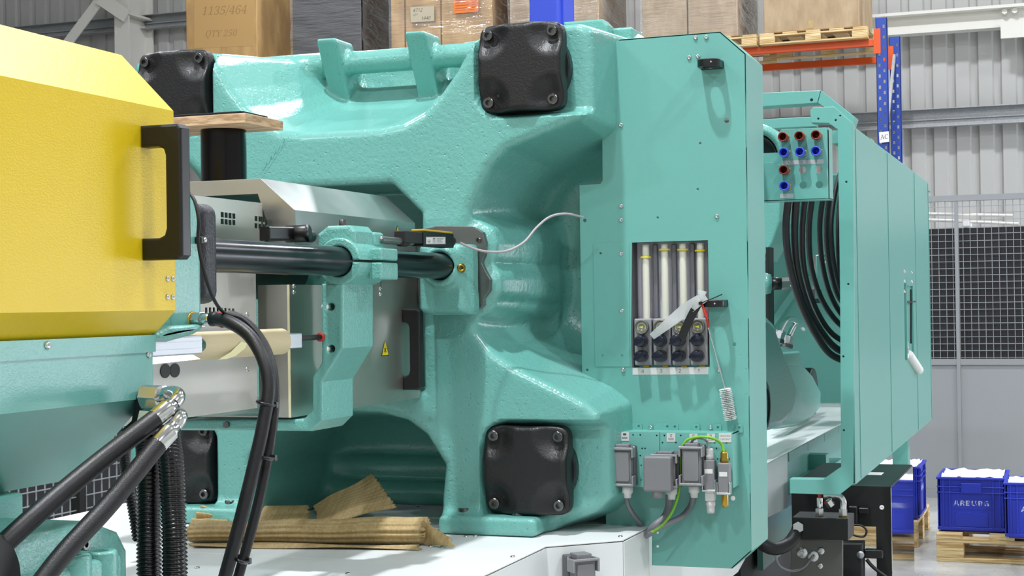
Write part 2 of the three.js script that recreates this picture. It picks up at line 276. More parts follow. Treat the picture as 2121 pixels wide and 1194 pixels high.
// ================================================================ the hall
const floor = obj('floor', box(-14, 9, -0.2, 0, -13.7, 10.5), M.floor); floor.userData = { kind: 'structure', label: 'grey concrete hall floor', category: 'floor' };
const ceil = obj('ceiling', box(-14, 9, 8, 8.2, -13.7, 10.5), M.ceiling); ceil.userData = { kind: 'structure', label: 'pale hall ceiling', category: 'ceiling' };
function ribbed(x0, x1, pitch, depth) {                       // trapezoidal cladding profile [x, z]
  const top = []; for (let x = x0; x < x1 - 0.001; x += pitch) top.push([x, 0], [x + pitch * 0.58, 0], [x + pitch * 0.66, -depth], [x + pitch * 0.92, -depth]);
  top.push([x1, 0], [x1, -0.12], [x0, -0.12]); return top;
}
{
  const w = structure('wall_back', 'pale ribbed metal cladding wall at the back of the hall');
  obj('cladding', extY(ribbed(-14, 9, 0.23, 0.03), 0, 8).translate(0, 0, -13.5), M.wall, w);
  const s = structure('wall_left', 'pale ribbed metal cladding wall on the left'); obj('cladding', extY(ribbed(-10.5, 13.7, 0.23, 0.03), 0, 8).rotateY(Math.PI / 2).translate(-14, 0, 0), M.wall, s);
  const r = obj('wall_right', extX([[-13.7, 0], [10.5, 0], [10.5, 8], [-13.7, 8]], 9, 9.2, 0, WINDOWS.map(([a, b, c, d]) => [[a, c], [b, c], [b, d], [a, d]])), M.wall); r.userData = { kind: 'structure', label: 'pale wall on the right of the hall', category: 'wall' };
  WINDOWS.forEach(([a, b, c, d], i) => {
    const w = structure(`window_${i + 1}`, 'bright daylight window with frosted panes in the right-hand wall'), m = (a + b) / 2;
    obj('frame', [box(9.02, 9.1, c, c + 0.06, a, b), box(9.02, 9.1, d - 0.06, d, a, b), box(9.02, 9.1, c + 0.06, d - 0.06, a, a + 0.06), box(9.02, 9.1, c + 0.06, d - 0.06, b - 0.06, b), box(9.02, 9.1, c + 0.06, d - 0.06, m - 0.03, m + 0.03)], M.wallTrim, w);
    for (const [p, q] of [[a + 0.06, m - 0.03], [m + 0.03, b - 0.06]]) obj('pane', box(9.07, 9.08, c + 0.06, d - 0.06, p, q), M.daylight, w);
    const l = new THREE.RectAreaLight('#eef4ff', WINDOW_LIGHT, b - a - 0.12, d - c - 0.12); l.position.set(9.06, (c + d) / 2, m); l.rotation.y = Math.PI / 2; scene.add(l);
  });
  const f = obj('wall_front', box(-14, 9, 0, 8, 10.5, 10.7), M.wall); f.userData = { kind: 'structure', label: 'pale wall behind the photographer', category: 'wall' };
}
// galvanised rails and painted steel on the back wall
function zRail(name, x0, x1, y0, y1, z, label) {
  const t = thing(name, label, 'rail', 'wall rails'); const h = y1 - y0;
  obj('web', box(x0, x1, y0, y1, z - 0.006, z), M.galv, t);
  obj('flange', box(x0, x1, y1 - 0.008, y1, z, z + 0.12), M.galv, t); obj('flange', box(x0, x1, y0, y0 + 0.008, z, z + 0.12), M.galv, t);
  obj('lip', box(x0, x1, y0 + h * 0.42, y0 + h * 0.5, z, z + 0.03), M.galv, t);
  settle(t);
}
zRail('wall_rail', -7.5, 3, 3.1765, 3.367, -13.4, 'long galvanised steel rail across the ribbed wall behind the blue rack upright');
zRail('wall_rail', -14, -7.9, 4.9055, 5.0785, -13.4, 'galvanised steel rail across the ribbed wall beside the cream steel column');
{
  const t = thing('steel_beam', 'wide cream painted steel beam bolted along the wall above the cage', 'beam');
  const y0 = 4.1424, y1 = 4.3717, x0 = -1.4;
  obj('web', box(x0, 4, y0, y1, -13.36, -13.3), M.wallTrim, t); obj('flange', box(x0, 4, y1 - 0.03, y1, -13.3, -13.18), M.wallTrim, t); obj('flange', box(x0, 4, y0, y0 + 0.03, -13.3, -13.18), M.wallTrim, t);
  obj('joint_plate', box(0.9591, 3, y0 - 0.12, y0 + 0.02, -13.18, -13.15), M.wallTrim, t);
  for (const p of [[0.997,4.3091,-13.25],[1.0954,4.3112,-13.25],[0.9987,4.1364,-13.25],[1.0925,4.1393,-13.25]]) { const b = hexBolt(t, p, FZ, 0.03, M.wallTrim); b.name = 'hex_bolt'; }
  settle(t);
}
{
  const t = thing('steel_column', 'cream steel column of the hall frame with a bolted joint and diagonal braces', 'column');
  const z = -12.9, xa = -9.4059, xb = -9.2053, xc = xb + 0.02;
  obj('flange', box(xa, xb, 0, 8, z - 0.03, z), M.wallTrim, t); obj('flange', box(xa, xb, 0, 8, z - 0.55, z - 0.52), M.wallTrim, t);
  obj('web', box((xa + xb) / 2 - 0.012, (xa + xb) / 2 + 0.012, 0, 8, z - 0.52, z - 0.03), M.wallTrim, t);
  const ys = 5.0134;
  obj('stiffener', box(xa, xb + 0.02, ys, ys + 0.03, z - 0.54, z + 0.02), M.wallTrim, t);
  obj('brace', bar([-10.0867,4.6843,-12.85], [-9.5861,5.2013,-12.85], 0.13, 0.02, [0, 0, 1]), M.wallTrim, t);
  obj('brace', bar([-9.5647,5.2357,-12.82], [-9.1736,4.98,-12.82], 0.16, 0.02, [0, 0, 1]), M.wallTrim, t);
  settle(t);
}
// ---------------------------------------------------------------- pallet rack along the back wall
const RZ = -11, RY0 = 3.6908, RY1 = 3.7572;
{
  const t = thing('pallet_rack', 'tall pallet rack with blue perforated uprights and orange beams', 'rack');
  const upr = (x, z, w, top) => {
    const holes = []; for (let y = 1.2; y < top - 0.1; y += 0.1) { holes.push([[x - 0.03, y], [x - 0.012, y], [x - 0.012, y + 0.03], [x - 0.03, y + 0.03]]); holes.push([[x + 0.012, y + 0.05], [x + 0.03, y + 0.05], [x + 0.03, y + 0.08], [x + 0.012, y + 0.08]]); }
    const u = obj('upright', [extZ([[x - w / 2, 0], [x + w / 2, 0], [x + w / 2, top], [x - w / 2, top]], z - 0.004, z, 0, holes), box(x - w / 2, x - w / 2 + 0.004, 0, top, z - 0.07, z), box(x + w / 2 - 0.004, x + w / 2, 0, top, z - 0.07, z)], M.blueRack, t);
    obj('foot_plate', box(x - 0.07, x + 0.07, 0, 0.008, z - 0.1, z + 0.03), M.blueRack, u);
  };
  const xr = 0.0196, bay = (xr - -7.0158) / 3;
  for (const x of [xr, xr - bay, xr - 2 * bay, xr - 3 * bay]) { const top = x === xr ? 3.9446 : RY1; upr(x, RZ, 0.1, top); upr(x, RZ - 1.1, 0.1, top);
    for (const [a, b] of [[0.6, 1.7], [2.7, 1.7], [2.7, x === xr ? 3.75 : 3.4]]) obj('diagonal_brace', bar([x, a, RZ - 0.06], [x, b, RZ - 1.05], 0.025, 0.04), M.galv, t); }
  for (const z of [RZ, RZ - 1.06]) for (let k = 0; k < 3; k++) { const a = xr - 0.05 - bay * k, b = obj('beam', box(a - bay + 0.1, a, RY0, RY1, z - 0.045, z + 0.005, 0.006), M.orange, t);
    for (const s of [a - 0.008, a - bay + 0.108 - 0.04]) obj('beam_hook', box(s - 0.01, s + 0.05, RY0 - 0.07, k === 0 && s > a - 0.1 ? RY1 + 0.09 : RY1, z + 0.001, z + 0.012), M.orange, b); }
  settle(t);
  const lab = print(128, 128, (g, w, h) => { g.fillStyle = '#e9e9e9'; g.fillRect(0, 0, w, h); g.fillStyle = '#333'; g.font = '76px serif'; g.textAlign = 'center'; g.fillText('AC', w / 2, 88); });
  const p = plate('rack_sign', [[-0.0108,2.8088,-10.98],[0.0745,2.8133,-10.98],[0.0719,2.9093,-10.98],[-0.0135,2.905,-10.98]], lab, null, 0.004); p.userData = { label: 'small white sign reading AC on the blue rack upright', category: 'sign' };
}
function pallet(x, y, z, w, d, label, group, turn = 0) {       // euro pallet, front left bottom corner at x, y, z
  const t = thing('wooden_pallet', label, 'pallet', group), n = 5;
  const B = (name, x0, x1, y0, y1, z0, z1) => obj(name, box(x + x0, x + x1, y + y0, y + y1, z - z1, z - z0, 0.003), M.wood, t);
  for (const k of [0, 1, 2]) { const zz = k * (d - 0.1) / 2; B('bottom_board', 0, w, 0, 0.022, zz, zz + 0.1); B('stringer_board', 0, w, 0.1, 0.122, zz, zz + 0.1);
    for (const q of [0, 1, 2]) { const xx = q * (w - 0.14) / 2; B('block', xx, xx + 0.14, 0.022, 0.1, zz, zz + 0.1); } }
  for (let k = 0; k < n; k++) { const xx = k * (w - 0.13) / (n - 1); B('deck_board', xx, xx + 0.13, 0.122, 0.144, 0, d); }
  settle(t); if (turn) t.rotation.y = turn; return t;
}
// loads on the shelf: [name, px left, px right on the front, z front, depth, height]
function carton(name, label, x0, x1, y0, h, z, d, mat, group, splits) {
  const t = thing(name, label, 'box', group), xm = (x0 + x1) / 2;
  if (splits && splits.length) { const e = [0, ...splits, 1]; for (let i = 0; i < e.length - 1; i++) obj('carton', box(x0 + (x1 - x0) * e[i] + (i ? 0.007 : 0), x0 + (x1 - x0) * e[i + 1] - (i < e.length - 2 ? 0.007 : 0), y0, y0 + h, z - d, z, 0.01), mat, t); }
  else obj('body', box(x0, x1, y0, y0 + h, z - d, z, 0.01), mat, t);
  obj('flap', box(x0 + 0.004, xm - 0.002, y0 + h, y0 + h + 0.006, z - d + 0.004, z - 0.004), mat, t); obj('flap', box(xm + 0.002, x1 - 0.004, y0 + h, y0 + h + 0.006, z - d + 0.004, z - 0.004), mat, t);
  return t;
}
const SH = RY1 + 0.001;
{
  const P = 0.144;
  for (const [a, z, lb] of [[-1.071, -10.9, 'wooden pallet on the orange rack beams under the plain carton'], [-2.1987, -10.9, 'wooden pallet on the rack under the film-wrapped grey-brown cartons'], [-3.5341, -10.9, 'wooden pallet on the rack behind the blue steel post'], [-4.8209, -10.9, 'wooden pallet on the rack under the cartons with orange label'], [-5.9476, -10.9, 'wooden pallet on the rack under the black wrapped load'], [-7.2492, -10.9, 'wooden pallet on the rack under the carton marked QTY 250']]) pallet(a, SH, z, lb.includes('plain carton') ? 0.98 : 1.1, lb.includes('plain carton') ? 1.0 : 1.15, lb, 'pallets on the rack').scale.y = 0.72;
  const Y = SH + P * 0.72 + 0.002;
  const f = carton('cardboard_box', 'large plain brown carton on a wooden pallet above the orange beams', -1.0343, -0.1674, Y, 1.1, -10.93, 1.0, M.card2, 'rack loads');
  obj('tape_patch', box(-0.6327, -0.5799, 3.8844, 3.955, -10.93, -10.928), M.kraft, f); settle(f);
  const wrapped = (name, label, a, b, mat, zf, seams, film = M.film) => {
    const t = carton(name, label, a, b, Y, 1.25, zf, 1.0, mat, 'rack loads', seams);
    const R = rng(Math.round(b * 1000) + 9000), pleat = (w, h, nu, nv) => { const g = new THREE.PlaneGeometry(w, h, nu, nv), p = g.attributes.position, row = Array.from({ length: nv + 1 }, () => 0.006 * R()), ph = Array.from({ length: 6 }, () => [R() * 6, 1 + R() * 5, 0.5 + R()]); for (let i = 0; i < p.count; i++) { const u = p.getX(i) / w, v = p.getY(i) / h; let q = row[Math.floor(i / (nu + 1))] + 0.004 * R(); for (const [o, k, s] of ph) q += 0.0022 * s * Math.sin(o + k * 6 * v + (k - 3) * 4 * u); p.setZ(i, 0.016 + q); } g.computeVertexNormals(); return g; };   // creased film
    obj('stretch_film', [pleat(b - a + 0.03, 1.25, 26, 46).translate((a + b) / 2, Y + 0.626, zf), pleat(1.02, 1.25, 26, 46).rotateY(Math.PI / 2).translate(b, Y + 0.626, zf - 0.5)], film, t); return t;
  };
  settle(wrapped('wrapped_load', 'grey-brown cartons in clear stretch film beside the blue post', -2.1979, -1.2829, M.card2, -10.95, [0.48]));
  settle(wrapped('wrapped_load', 'brown cartons in clear film partly hidden by the blue post', -3.5334, -2.6293, M.card2, -10.95, [0.5]));
  const c = wrapped('wrapped_load', 'tan cartons in shiny stretch film with an orange label and a handwritten note', -4.8095, -3.7208, M.card, -10.95, [0.14, 0.5]);
  const note = print(256, 160, (g, w, h) => { g.fillStyle = '#b5ab93'; g.fillRect(0, 0, w, h); g.strokeStyle = '#8d8672'; g.lineWidth = 4; g.strokeRect(3, 3, w - 6, h - 6); g.fillStyle = '#3c3b36'; g.font = 'italic 46px sans-serif'; g.fillText('4712', 26, 54); g.font = 'italic 26px sans-serif'; g.fillText('QTY', 30, 92); g.font = 'italic 46px sans-serif'; g.fillText('1440', 110, 138); });
  plate('note', [[-4.5866,4.236,-10.93],[-4.3247,4.2305,-10.93],[-4.3222,4.3893,-10.93],[-4.5895,4.3961,-10.93]], note, c, 0.002);
  const ol = print(256, 256, (g, w, h) => { g.fillStyle = '#e07a35'; g.fillRect(0, 0, w, h); g.fillStyle = '#a34d1d'; for (let k = 0; k < 5; k++) { g.fillRect(20, 100 + k * 26, 90 + (k * 37) % 60, 8); g.fillRect(190, 100 + k * 26, 40, 8); } g.fillRect(10, 228, 230, 4); });
  plate('orange_label', [[-4.1214,4.2918,-10.93],[-3.8544,4.29,-10.93],[-3.8504,4.5471,-10.93],[-4.1174,4.5504,-10.93]], ol, c, 0.002); settle(c);
  const bl = wrapped('wrapped_load', 'black load in crumpled clear film between two cartons', -5.9245, -5.1427, M.blackLoad, -10.95, []); settle(bl);
  const q = carton('cardboard_box', 'brown carton marked by hand QTY 250 beside the black wrapped load', -7.1893, -6.3367, Y, 1.22, -10.95, 1.0, M.card, 'rack loads');
  const hand = print(512, 384, (g, w, h) => { g.fillStyle = '#b8945f'; g.fillRect(0, 0, w, h); g.fillStyle = '#9a7848'; g.font = 'italic 92px serif'; g.fillText('1135/464', 60, 130); g.font = 'italic 70px serif'; g.fillText('QTY 250', 90, 300); });
  plate('handwriting', [[-7.091,4.1585,-10.95],[-6.374,4.1332,-10.95],[-6.3664,4.6519,-10.95],[-7.0833,4.685,-10.95]], hand, q, 0.001); settle(q);
}
{
  const t = thing('blue_post', 'thick bright blue steel post rising behind the platen', 'post');
  const x0 = -1.3989, x1 = -1.2262;
  obj('post', [box(x0, x1, 0.012, 6, -5.75, -5.4, 0.008)], M.bluePost, t);
  obj('side_rail', box(x1, x1 + 0.012, 0.012, 6, -5.56, -5.49), M.bluePost, t);
  obj('base_plate', box(x0 - 0.08, x1 + 0.08, 0, 0.012, -5.85, -5.3), M.bluePost, t); settle(t);
}
// ---------------------------------------------------------------- mesh cage on the right
{
  const z = -7.9, t = thing('mesh_cage', 'grey steel cage fence with wire mesh, dark screens and sheet panels below', 'fence');
  const yT1 = 2.1139, yT0 = 2.0736, yM = 0.9521, yS = 1.8855;
  const xs = [-1.6, -0.55, 0.8583, 0.8583 + 1.35, 3.5];
  obj('top_rail', box(-1.6, 3.5, yT0, yT1, z - 0.05, z + 0.01), M.galvPaint, t); obj('middle_rail', box(-1.6, 3.5, yM - 0.02, yM + 0.02, z - 0.04, z), M.galvPaint, t); obj('bottom_rail', box(-1.6, 3.5, 0, 0.06, z - 0.04, z), M.galvPaint, t);
  for (const x of xs) obj('post', box(x - 0.012, x + 0.012, 0, yT0, z - 0.04, z + 0.006), M.galvPaint, t);
  for (let k = 0; k < xs.length - 1; k++) {
    const a = xs[k] + 0.014, b = xs[k + 1] - 0.014, g = [];
    for (let x = a + 0.03; x < b; x += 0.0478) g.push(box(x - 0.002, x + 0.002, yM, yT0, z - 0.014, z - 0.01));
    for (let y = yM + 0.03; y < yT0; y += 0.0478) g.push(box(a, b, y - 0.002, y + 0.002, z - 0.01, z - 0.006));
    const m = obj('wire_mesh', g, M.galvPaint, t); m.userData.kind = 'stuff';
    obj('dark_screen', box(a, b, yM, yS, z - 0.05, z - 0.04), M.darkPanel, t);
    obj('sheet_panel', box(a, b, 0.062, yM - 0.022, z - 0.03, z - 0.02), M.cageSheet, t);
  }
  settle(t);
  const l = thing('ceiling_fitting', 'white light fitting on two pale pipes seen through the cage mesh', 'light fitting');
  obj('pipe', rod([0.4844,2.0772,-9.5], [1.1772,2.0386,-9.5], 0.012), M.wallTrim, l); obj('pipe', rod([0.4926,2.0259,-9.4], [1.2228,1.9682,-9.4], 0.012), M.wallTrim, l);
  obj('fitting', box(0.8028, 0.8614, 1.9579, 2.0112, -9.6, -9.35, 0.01), M.white2, l);
  obj('stand', rod([0.8315, 0, -9.45], [0.8315, 1.9767, -9.45], 0.02), M.galvPaint, l); settle(l);
}
// ---------------------------------------------------------------- blue crates on pallets
function crate(x, y, z, w, h, d, label, turn, worn) {           // x, z = centre of the base
  const t = thing('blue_crate', label, 'crate', 'blue crates on pallets'), c = M.blueBox, th = 0.006;
  obj('wall_panel', box(-w / 2, w / 2, 0.01, h, d / 2 - th, d / 2), c, t); obj('wall_panel', box(-w / 2, w / 2, 0.01, h, -d / 2, -d / 2 + th), c, t);
  obj('wall_panel', box(-w / 2, -w / 2 + th, 0.01, h, -d / 2, d / 2), c, t); obj('wall_panel', box(w / 2 - th, w / 2, 0.01, h, -d / 2, d / 2), c, t);
  obj('base', box(-w / 2 + 0.01, w / 2 - 0.01, 0, 0.016, -d / 2 + 0.01, d / 2 - 0.01, 0.004), c, t);
  const rim = (k, y0, y1) => [box(-w / 2 - k, w / 2 + k, y0, y1, d / 2, d / 2 + k, 0.002), box(-w / 2 - k, w / 2 + k, y0, y1, -d / 2 - k, -d / 2, 0.002), box(-w / 2 - k, -w / 2, y0, y1, -d / 2, d / 2, 0.002), box(w / 2, w / 2 + k, y0, y1, -d / 2, d / 2, 0.002)];
  obj('rim', rim(0.012, h - 0.012, h), c, t); obj('ledge', [...rim(0.01, h - 0.055, h - 0.049), ...rim(0.01, h - 0.085, h - 0.079)], c, t); obj('foot_rim', rim(0.008, 0.01, 0.026), c, t);
  for (const s of [-1, 1]) for (const k of [0.86, 0.66]) obj('rib', [box(s * w / 2 * k - 0.004, s * w / 2 * k + 0.004, 0.026, h - 0.012, d / 2, d / 2 + 0.009)], c, t);
  for (const s of [-1, 1]) for (const k of [0.86, 0.6]) { obj('rib', box(w / 2, w / 2 + 0.009, 0.026, h - 0.012, s * d / 2 * k - 0.004, s * d / 2 * k + 0.004), c, t); obj('rib', box(-w / 2 - 0.009, -w / 2, 0.026, h - 0.012, s * d / 2 * k - 0.004, s * d / 2 * k + 0.004), c, t); }
  obj('handle', box(-w * 0.16, w * 0.16, h - 0.085, h - 0.03, d / 2, d / 2 + 0.014, 0.004), c, t);
  obj('label_holder', box(-w * 0.25, w * 0.25, 0.03, h * 0.36, d / 2, d / 2 + 0.004, 0.001), c, t);
  const logo = (seed) => print(256, 96, (g, W, H) => { g.fillStyle = '#2336b4'; g.fillRect(0, 0, W, H); g.fillStyle = '#cfd3e6'; g.font = 'bold 60px sans-serif'; g.textAlign = 'center'; g.fillText('ARBURG', W / 2, 66, 236); if (worn) { const R = rng(seed); g.strokeStyle = '#2336b4'; for (let k = 0; k < 26; k++) { g.lineWidth = 2 + 5 * R(); const a = R() * W; g.beginPath(); g.moveTo(a, R() * 40); g.lineTo(a + 40 * (R() - 0.5), 50 + R() * 46); g.stroke(); } } });
  const lm = logo(worn || 1);
  plate('printed_name', [[-w * 0.3, h * 0.42, d / 2], [w * 0.3, h * 0.42, d / 2], [w * 0.3, h * 0.62, d / 2], [-w * 0.3, h * 0.62, d / 2]], lm, t, 0.001);
  plate('printed_name', [[-w / 2, h * 0.42, -d * 0.3], [-w / 2, h * 0.42, d * 0.3], [-w / 2, h * 0.62, d * 0.3], [-w / 2, h * 0.62, -d * 0.3]], lm, t, 0.001);
  plate('printed_name', [[w / 2, h * 0.42, d * 0.3], [w / 2, h * 0.42, -d * 0.3], [w / 2, h * 0.62, -d * 0.3], [w / 2, h * 0.62, d * 0.3]], lm, t, 0.001);
  const R = rng(worn + 5), cx = [];
  const pg = new THREE.PlaneGeometry(w - 0.02, d - 0.02, 10, 10).rotateX(-Math.PI / 2), pp = pg.attributes.position; for (let i = 0; i < pp.count; i++) pp.setY(i, h - 0.01 + 0.02 * R()); pg.computeVertexNormals();
  obj('paper_lining', pg, std('#f4f4f2', 0.8, 0, { side: THREE.DoubleSide }), t);
  t.position.set(x, y, z); t.rotation.y = turn; return t;
}
{
  const L = 'wooden pallet on the floor under the blue crates'; const PZ = -5.2, px = 0.9167;
  pallet(px, 0, PZ, 1.2, 0.8, 'wooden pallet by the cage wall carrying the blue crate with scratched print', 'floor pallets');
  const cw = 0.3373;
  crate(1.0937, 0.144, PZ - 0.32, cw, 0.293, 0.42, 'blue plastic crate with scratched white print and paper lining', 0, 7);
  crate(1.272 + 0.17, 0.144, -5.1199 - 0.17, 0.33, 0.2904, 0.3, 'blue plastic crate cut by the frame edge, filled with white paper', 0, 3);
  const qx = 0.3704;
  pallet(qx, 0, -5.6262, 0.7763 - 0.3704, 0.8, 'wooden pallet behind the black machine stand', 'floor pallets');
  crate(0.5493, 0.144, -5.6606 - 0.2, 0.2051, 0.3, 0.4, 'blue crate seen through the opening of the black stand', 0, 0);
  crate(0.7191, 0.144, -5.7228 - 0.2, 0.1184, 0.3, 0.4, 'blue crate standing just behind the polished panel of the black stand', 0, 0);
}
// fence and odds and ends on the far left, seen below the injection unit
{
  const x = -1.9, t = thing('mesh_fence', 'dark wire mesh safety fence behind the hydraulic hoses', 'fence'), g = [];
  for (let z = -4; z < 3; z += 0.05) g.push(box(x - 0.002, x + 0.002, 0.1, 1.05, z - 0.002, z + 0.002)); for (let y = 0.1; y < 1.05; y += 0.05) g.push(box(x + 0.002, x + 0.006, y - 0.002, y + 0.002, -4, 3));
  obj('wire_mesh', g, M.galvPaint, t).userData.kind = 'stuff'; for (const z of [-4, -1.6, 0.75, 3]) obj('post', box(x - 0.02, x + 0.02, 0, 1.08, z - 0.02, z + 0.02), M.blackMatt, t);
  obj('top_rail', box(x - 0.015, x + 0.015, 1.05, 1.08, -4, 3), M.blackMatt, t); settle(t);
  const c = thing('dark_cabinet', 'dark cabinet with yellow-green edge strip behind the mesh fence', 'cabinet'); obj('body', box(-4.6, -3.0, 0.05, 1.7, -5, 3, 0.02), M.darkPanel, c); obj('edge_strip', box(-3.0, -2.985, 0.9, 0.94, -4.9, 2.9), std('#a8c81e', 0.5), c); for (const z of [-1.6, 0, 1.6]) obj('door', box(-3.0, -2.99, 0.12, 0.86, z - 0.75, z + 0.75, 0.004), M.darkPanel, c); obj('base', box(-4.5, -3.1, 0, 0.05, -4.9, 2.9), M.blackMatt, c); settle(c);
}

// ================================================================ fixed platen
const YC = 1.481;                                                // height of the machine axis
const platen = thing('fixed_platen', 'huge turquoise cast-iron platen with four black square tie-bar covers', 'machine platen');
{
  const half = [[0, 0.338], [0.1, 0.338], [0.165, 0.347], [0.215, 0.37], [0.26, 0.41], [0.3, 0.46], [0.335, 0.515], [0.365, 0.548], [0.4, 0.562], [0.58, 0.562], [0.605, 0.54], [0.605, 0.345], [0.59, 0.334], [0.42, 0.277], [0.375, 0.235], [0.345, 0.182], [0.318, 0.115], [0.31, 0], [0.32, -0.085], [0.34, -0.146], [0.375, -0.19], [0.427, -0.224], [0.6, -0.305], [0.63, -0.33], [0.635, -0.52], [0.6, -0.552], [0.474, -0.6], [0.26, -0.6], [0.247, -0.54], [0.257, -0.453], [0.209, -0.381], [0.16, -0.348], [0.09, -0.332], [0, -0.329]];
  const P = [...half, ...half.slice(1, -1).reverse().map(([x, y]) => [-x, y])];
  const pad = [[0.2015,1.5594],[0.2226,1.5791],[0.2507,1.5838],[0.3422,1.5799],[0.3659,1.5658],[0.3726,1.5401],[0.3698,1.5146],[0.3612,1.4959],[0.3693,1.4791],[0.382,1.4566],[0.3804,1.4323],[0.3659,1.4148],[0.3656,1.3992],[0.3536,1.3883],[0.216,1.39],[0.204,1.4037],[0.1996,1.4376]].map(([x, y]) => [x, y - YC]);
  const hole = [[-0.205, -0.28], [0.205, -0.28], [0.205, 0.135], [0.13, 0.207], [-0.13, 0.207], [-0.205, 0.135]];
  const lo = [-0.69, -0.615, -0.52], hi = [0.69, 0.645, 0.05], h = 0.0075;
  const nx = Math.ceil((hi[0] - lo[0]) / h) + 1, ny = Math.ceil((hi[1] - lo[1]) / h) + 1, G = (Q) => { const a = new Float32Array(nx * ny); for (let j = 0; j < ny; j++) for (let i = 0; i < nx; i++) a[j * nx + i] = sdPoly(Q, lo[0] + i * h, lo[1] + j * h); return a; };
  const gP = G(P), gPad = G(pad), gHole = G(hole);
  const f = (x, y, z, i, j) => {
    const t = Math.max(0, -z), ax = Math.abs(x), w = sstep(0.26, 0.36, y) * (1 - sstep(0.32, 0.4, ax)), p = gP[j * nx + i];
    let d = smax(p - 0.12 * t - w * (0.1 * t + 0.35 * t * t), z + 0.058 * (1 - sstep(0.045, 0.065, Math.hypot(Math.max(0.41 - ax, 0), Math.max(0.41 - Math.abs(y), 0)))), 0.022);
    d = smax(Math.max(d, -(z + 0.43)), y - 0.566, 0.02);
    d = smin(d, sdBox(x, y - 0.005, z + 0.45, 0.61, 0.59, 0.05, 0.025), 0.09);
    if (y > 0.3) {
      d = smin(d, sdCap(x, y, z, [-0.34, 0.553, -0.32], [0.4, 0.553, -0.32], 0.03), 0.03);
      for (const rx of [-0.158, 0.09]) d = smin(d, sdBox(x - rx, y - 0.515, z + 0.3 - (y - 0.6) * 0.55, 0.029, 0.095, 0.055, 0.008), 0.012);
    }
    if (y < -0.3) {
      d = smin(d, sdCap(x, y, z, [-0.4, -0.505, -0.38], [0.4, -0.505, -0.38], 0.03), 0.03); d = smin(d, sdCap(x, y, z, [-0.4, -0.565, -0.34], [0.4, -0.565, -0.34], 0.03), 0.03);
      d = smin(d, sdBox(ax - 0.375, y + 0.585, z + 0.11, 0.12, 0.022, 0.155, 0.012), 0.03);
    }
    if (x > 0.1) { d = smin(d, smax(gPad[j * nx + i] - 0.012 - 0.1 * t, z + 0.02, 0.012), 0.03); d = smin(d, smax(gPad[j * nx + i], z + 0.01, 0.005), 0.008); }
    d = smax(d, -smax(gHole[j * nx + i], -(z + 0.25), 0.01), 0.02);
    return Math.max(d, -(y + 0.607));
  };
  const g = sdfMesh(f, lo, hi, h); g.translate(0, YC, 0);
  obj('casting', g, M.cast, platen);
  obj('mounting_pad', extZ(pad.map(([x, y]) => [x, y + YC]), -0.004, 0.012, 0.001), M.machined, platen);
  // tie-bar covers: a dished plate with four lowered bolt corners
  const n = 44, pos = [], idx = [], s = 0.101;
  const outline = (u, v) => { const a = Math.max(Math.abs(u), Math.abs(v)); if (a < 1e-6) return [0, 0];
    const q = Math.pow(Math.pow(Math.abs(u), 9) + Math.pow(Math.abs(v), 9), 1 / 9), k = a / q;              // rounded square
    const wave = 1 - 0.035 * Math.pow(Math.cos(Math.atan2(u, v) * 2), 2) * sstep(0.6, 1, a) + 0.02 * Math.abs(Math.cos(Math.atan2(u, v) * 2)) * sstep(0.75, 1, a); return [u * k * s * wave, v * k * s * wave]; };
  for (let j = 0; j <= n; j++) for (let i = 0; i <= n; i++) {
    const u = (i / n) * 2 - 1, v = (j / n) * 2 - 1, [x, y] = outline(u, v), c = Math.hypot(Math.abs(x) - 0.0776, Math.abs(y) - 0.0776), e = Math.max(Math.abs(u), Math.abs(v));
    pos.push(x, y, 0.0 + 0.02 * sstep(0.016, 0.06, c) - 0.006 * sstep(0.93, 1, e) - 0.003);
  }
  for (let j = 0; j < n; j++) for (let i = 0; i < n; i++) { const a = j * (n + 1) + i, b = a + 1, c = a + n + 1, d = c + 1; idx.push(a, b, d, a, d, c); }
  const edge = []; for (let i = 0; i < n; i++) edge.push(i); for (let j = 0; j < n; j++) edge.push(j * (n + 1) + n); for (let i = n; i > 0; i--) edge.push(n * (n + 1) + i); for (let j = n; j > 0; j--) edge.push(j * (n + 1));
  const base = pos.length / 3; for (const e of edge) pos.push(pos[3 * e], pos[3 * e + 1], -0.034);
  for (let k = 0; k < edge.length; k++) { const k2 = (k + 1) % edge.length; idx.push(edge[k], base + k, base + k2, edge[k], base + k2, edge[k2]); }
  const cg = new THREE.BufferGeometry(); cg.setAttribute('position', new THREE.Float32BufferAttribute(pos, 3)); cg.setIndex(idx); cg.computeVertexNormals(); const cgc = clean(cg);
  const gNut = clean(lathe([[0.02, 0], [0.099, 0], [0.099, 0.024], [0.096, 0.027], [0, 0.027]], [0, 0, -0.061], FZ, 48));
  for (const sx of [-1, 1]) for (const sy of [1, -1]) {
    const m = rawMesh('tie_bar_cover', cgc, M.blackCast, platen); m.position.set(sx * 0.459, YC + sy * 0.46, 0);
    for (const u of [-1, 1]) for (const v of [-1, 1]) socketBolt(m, [u * 0.0776, v * 0.0776, -0.004], FZ, 0.0125);
    const k = rawMesh('tie_bar_nut', gNut, M.nutDark, platen); k.position.set(sx * 0.459 + 0.008, YC + sy * 0.46, 0);
  }
  for (const p of [[0.3051,0.8895,0],[0.4367,0.8918,0]]) socketBolt(platen, [p[0], 0.916, 0.0], UP, 0.014); socketBolt(platen, [0.44, 0.916, -0.1], UP, 0.014);
  for (const x of [-0.44, -0.31]) socketBolt(platen, [x, 0.916, 0.0], UP, 0.014);
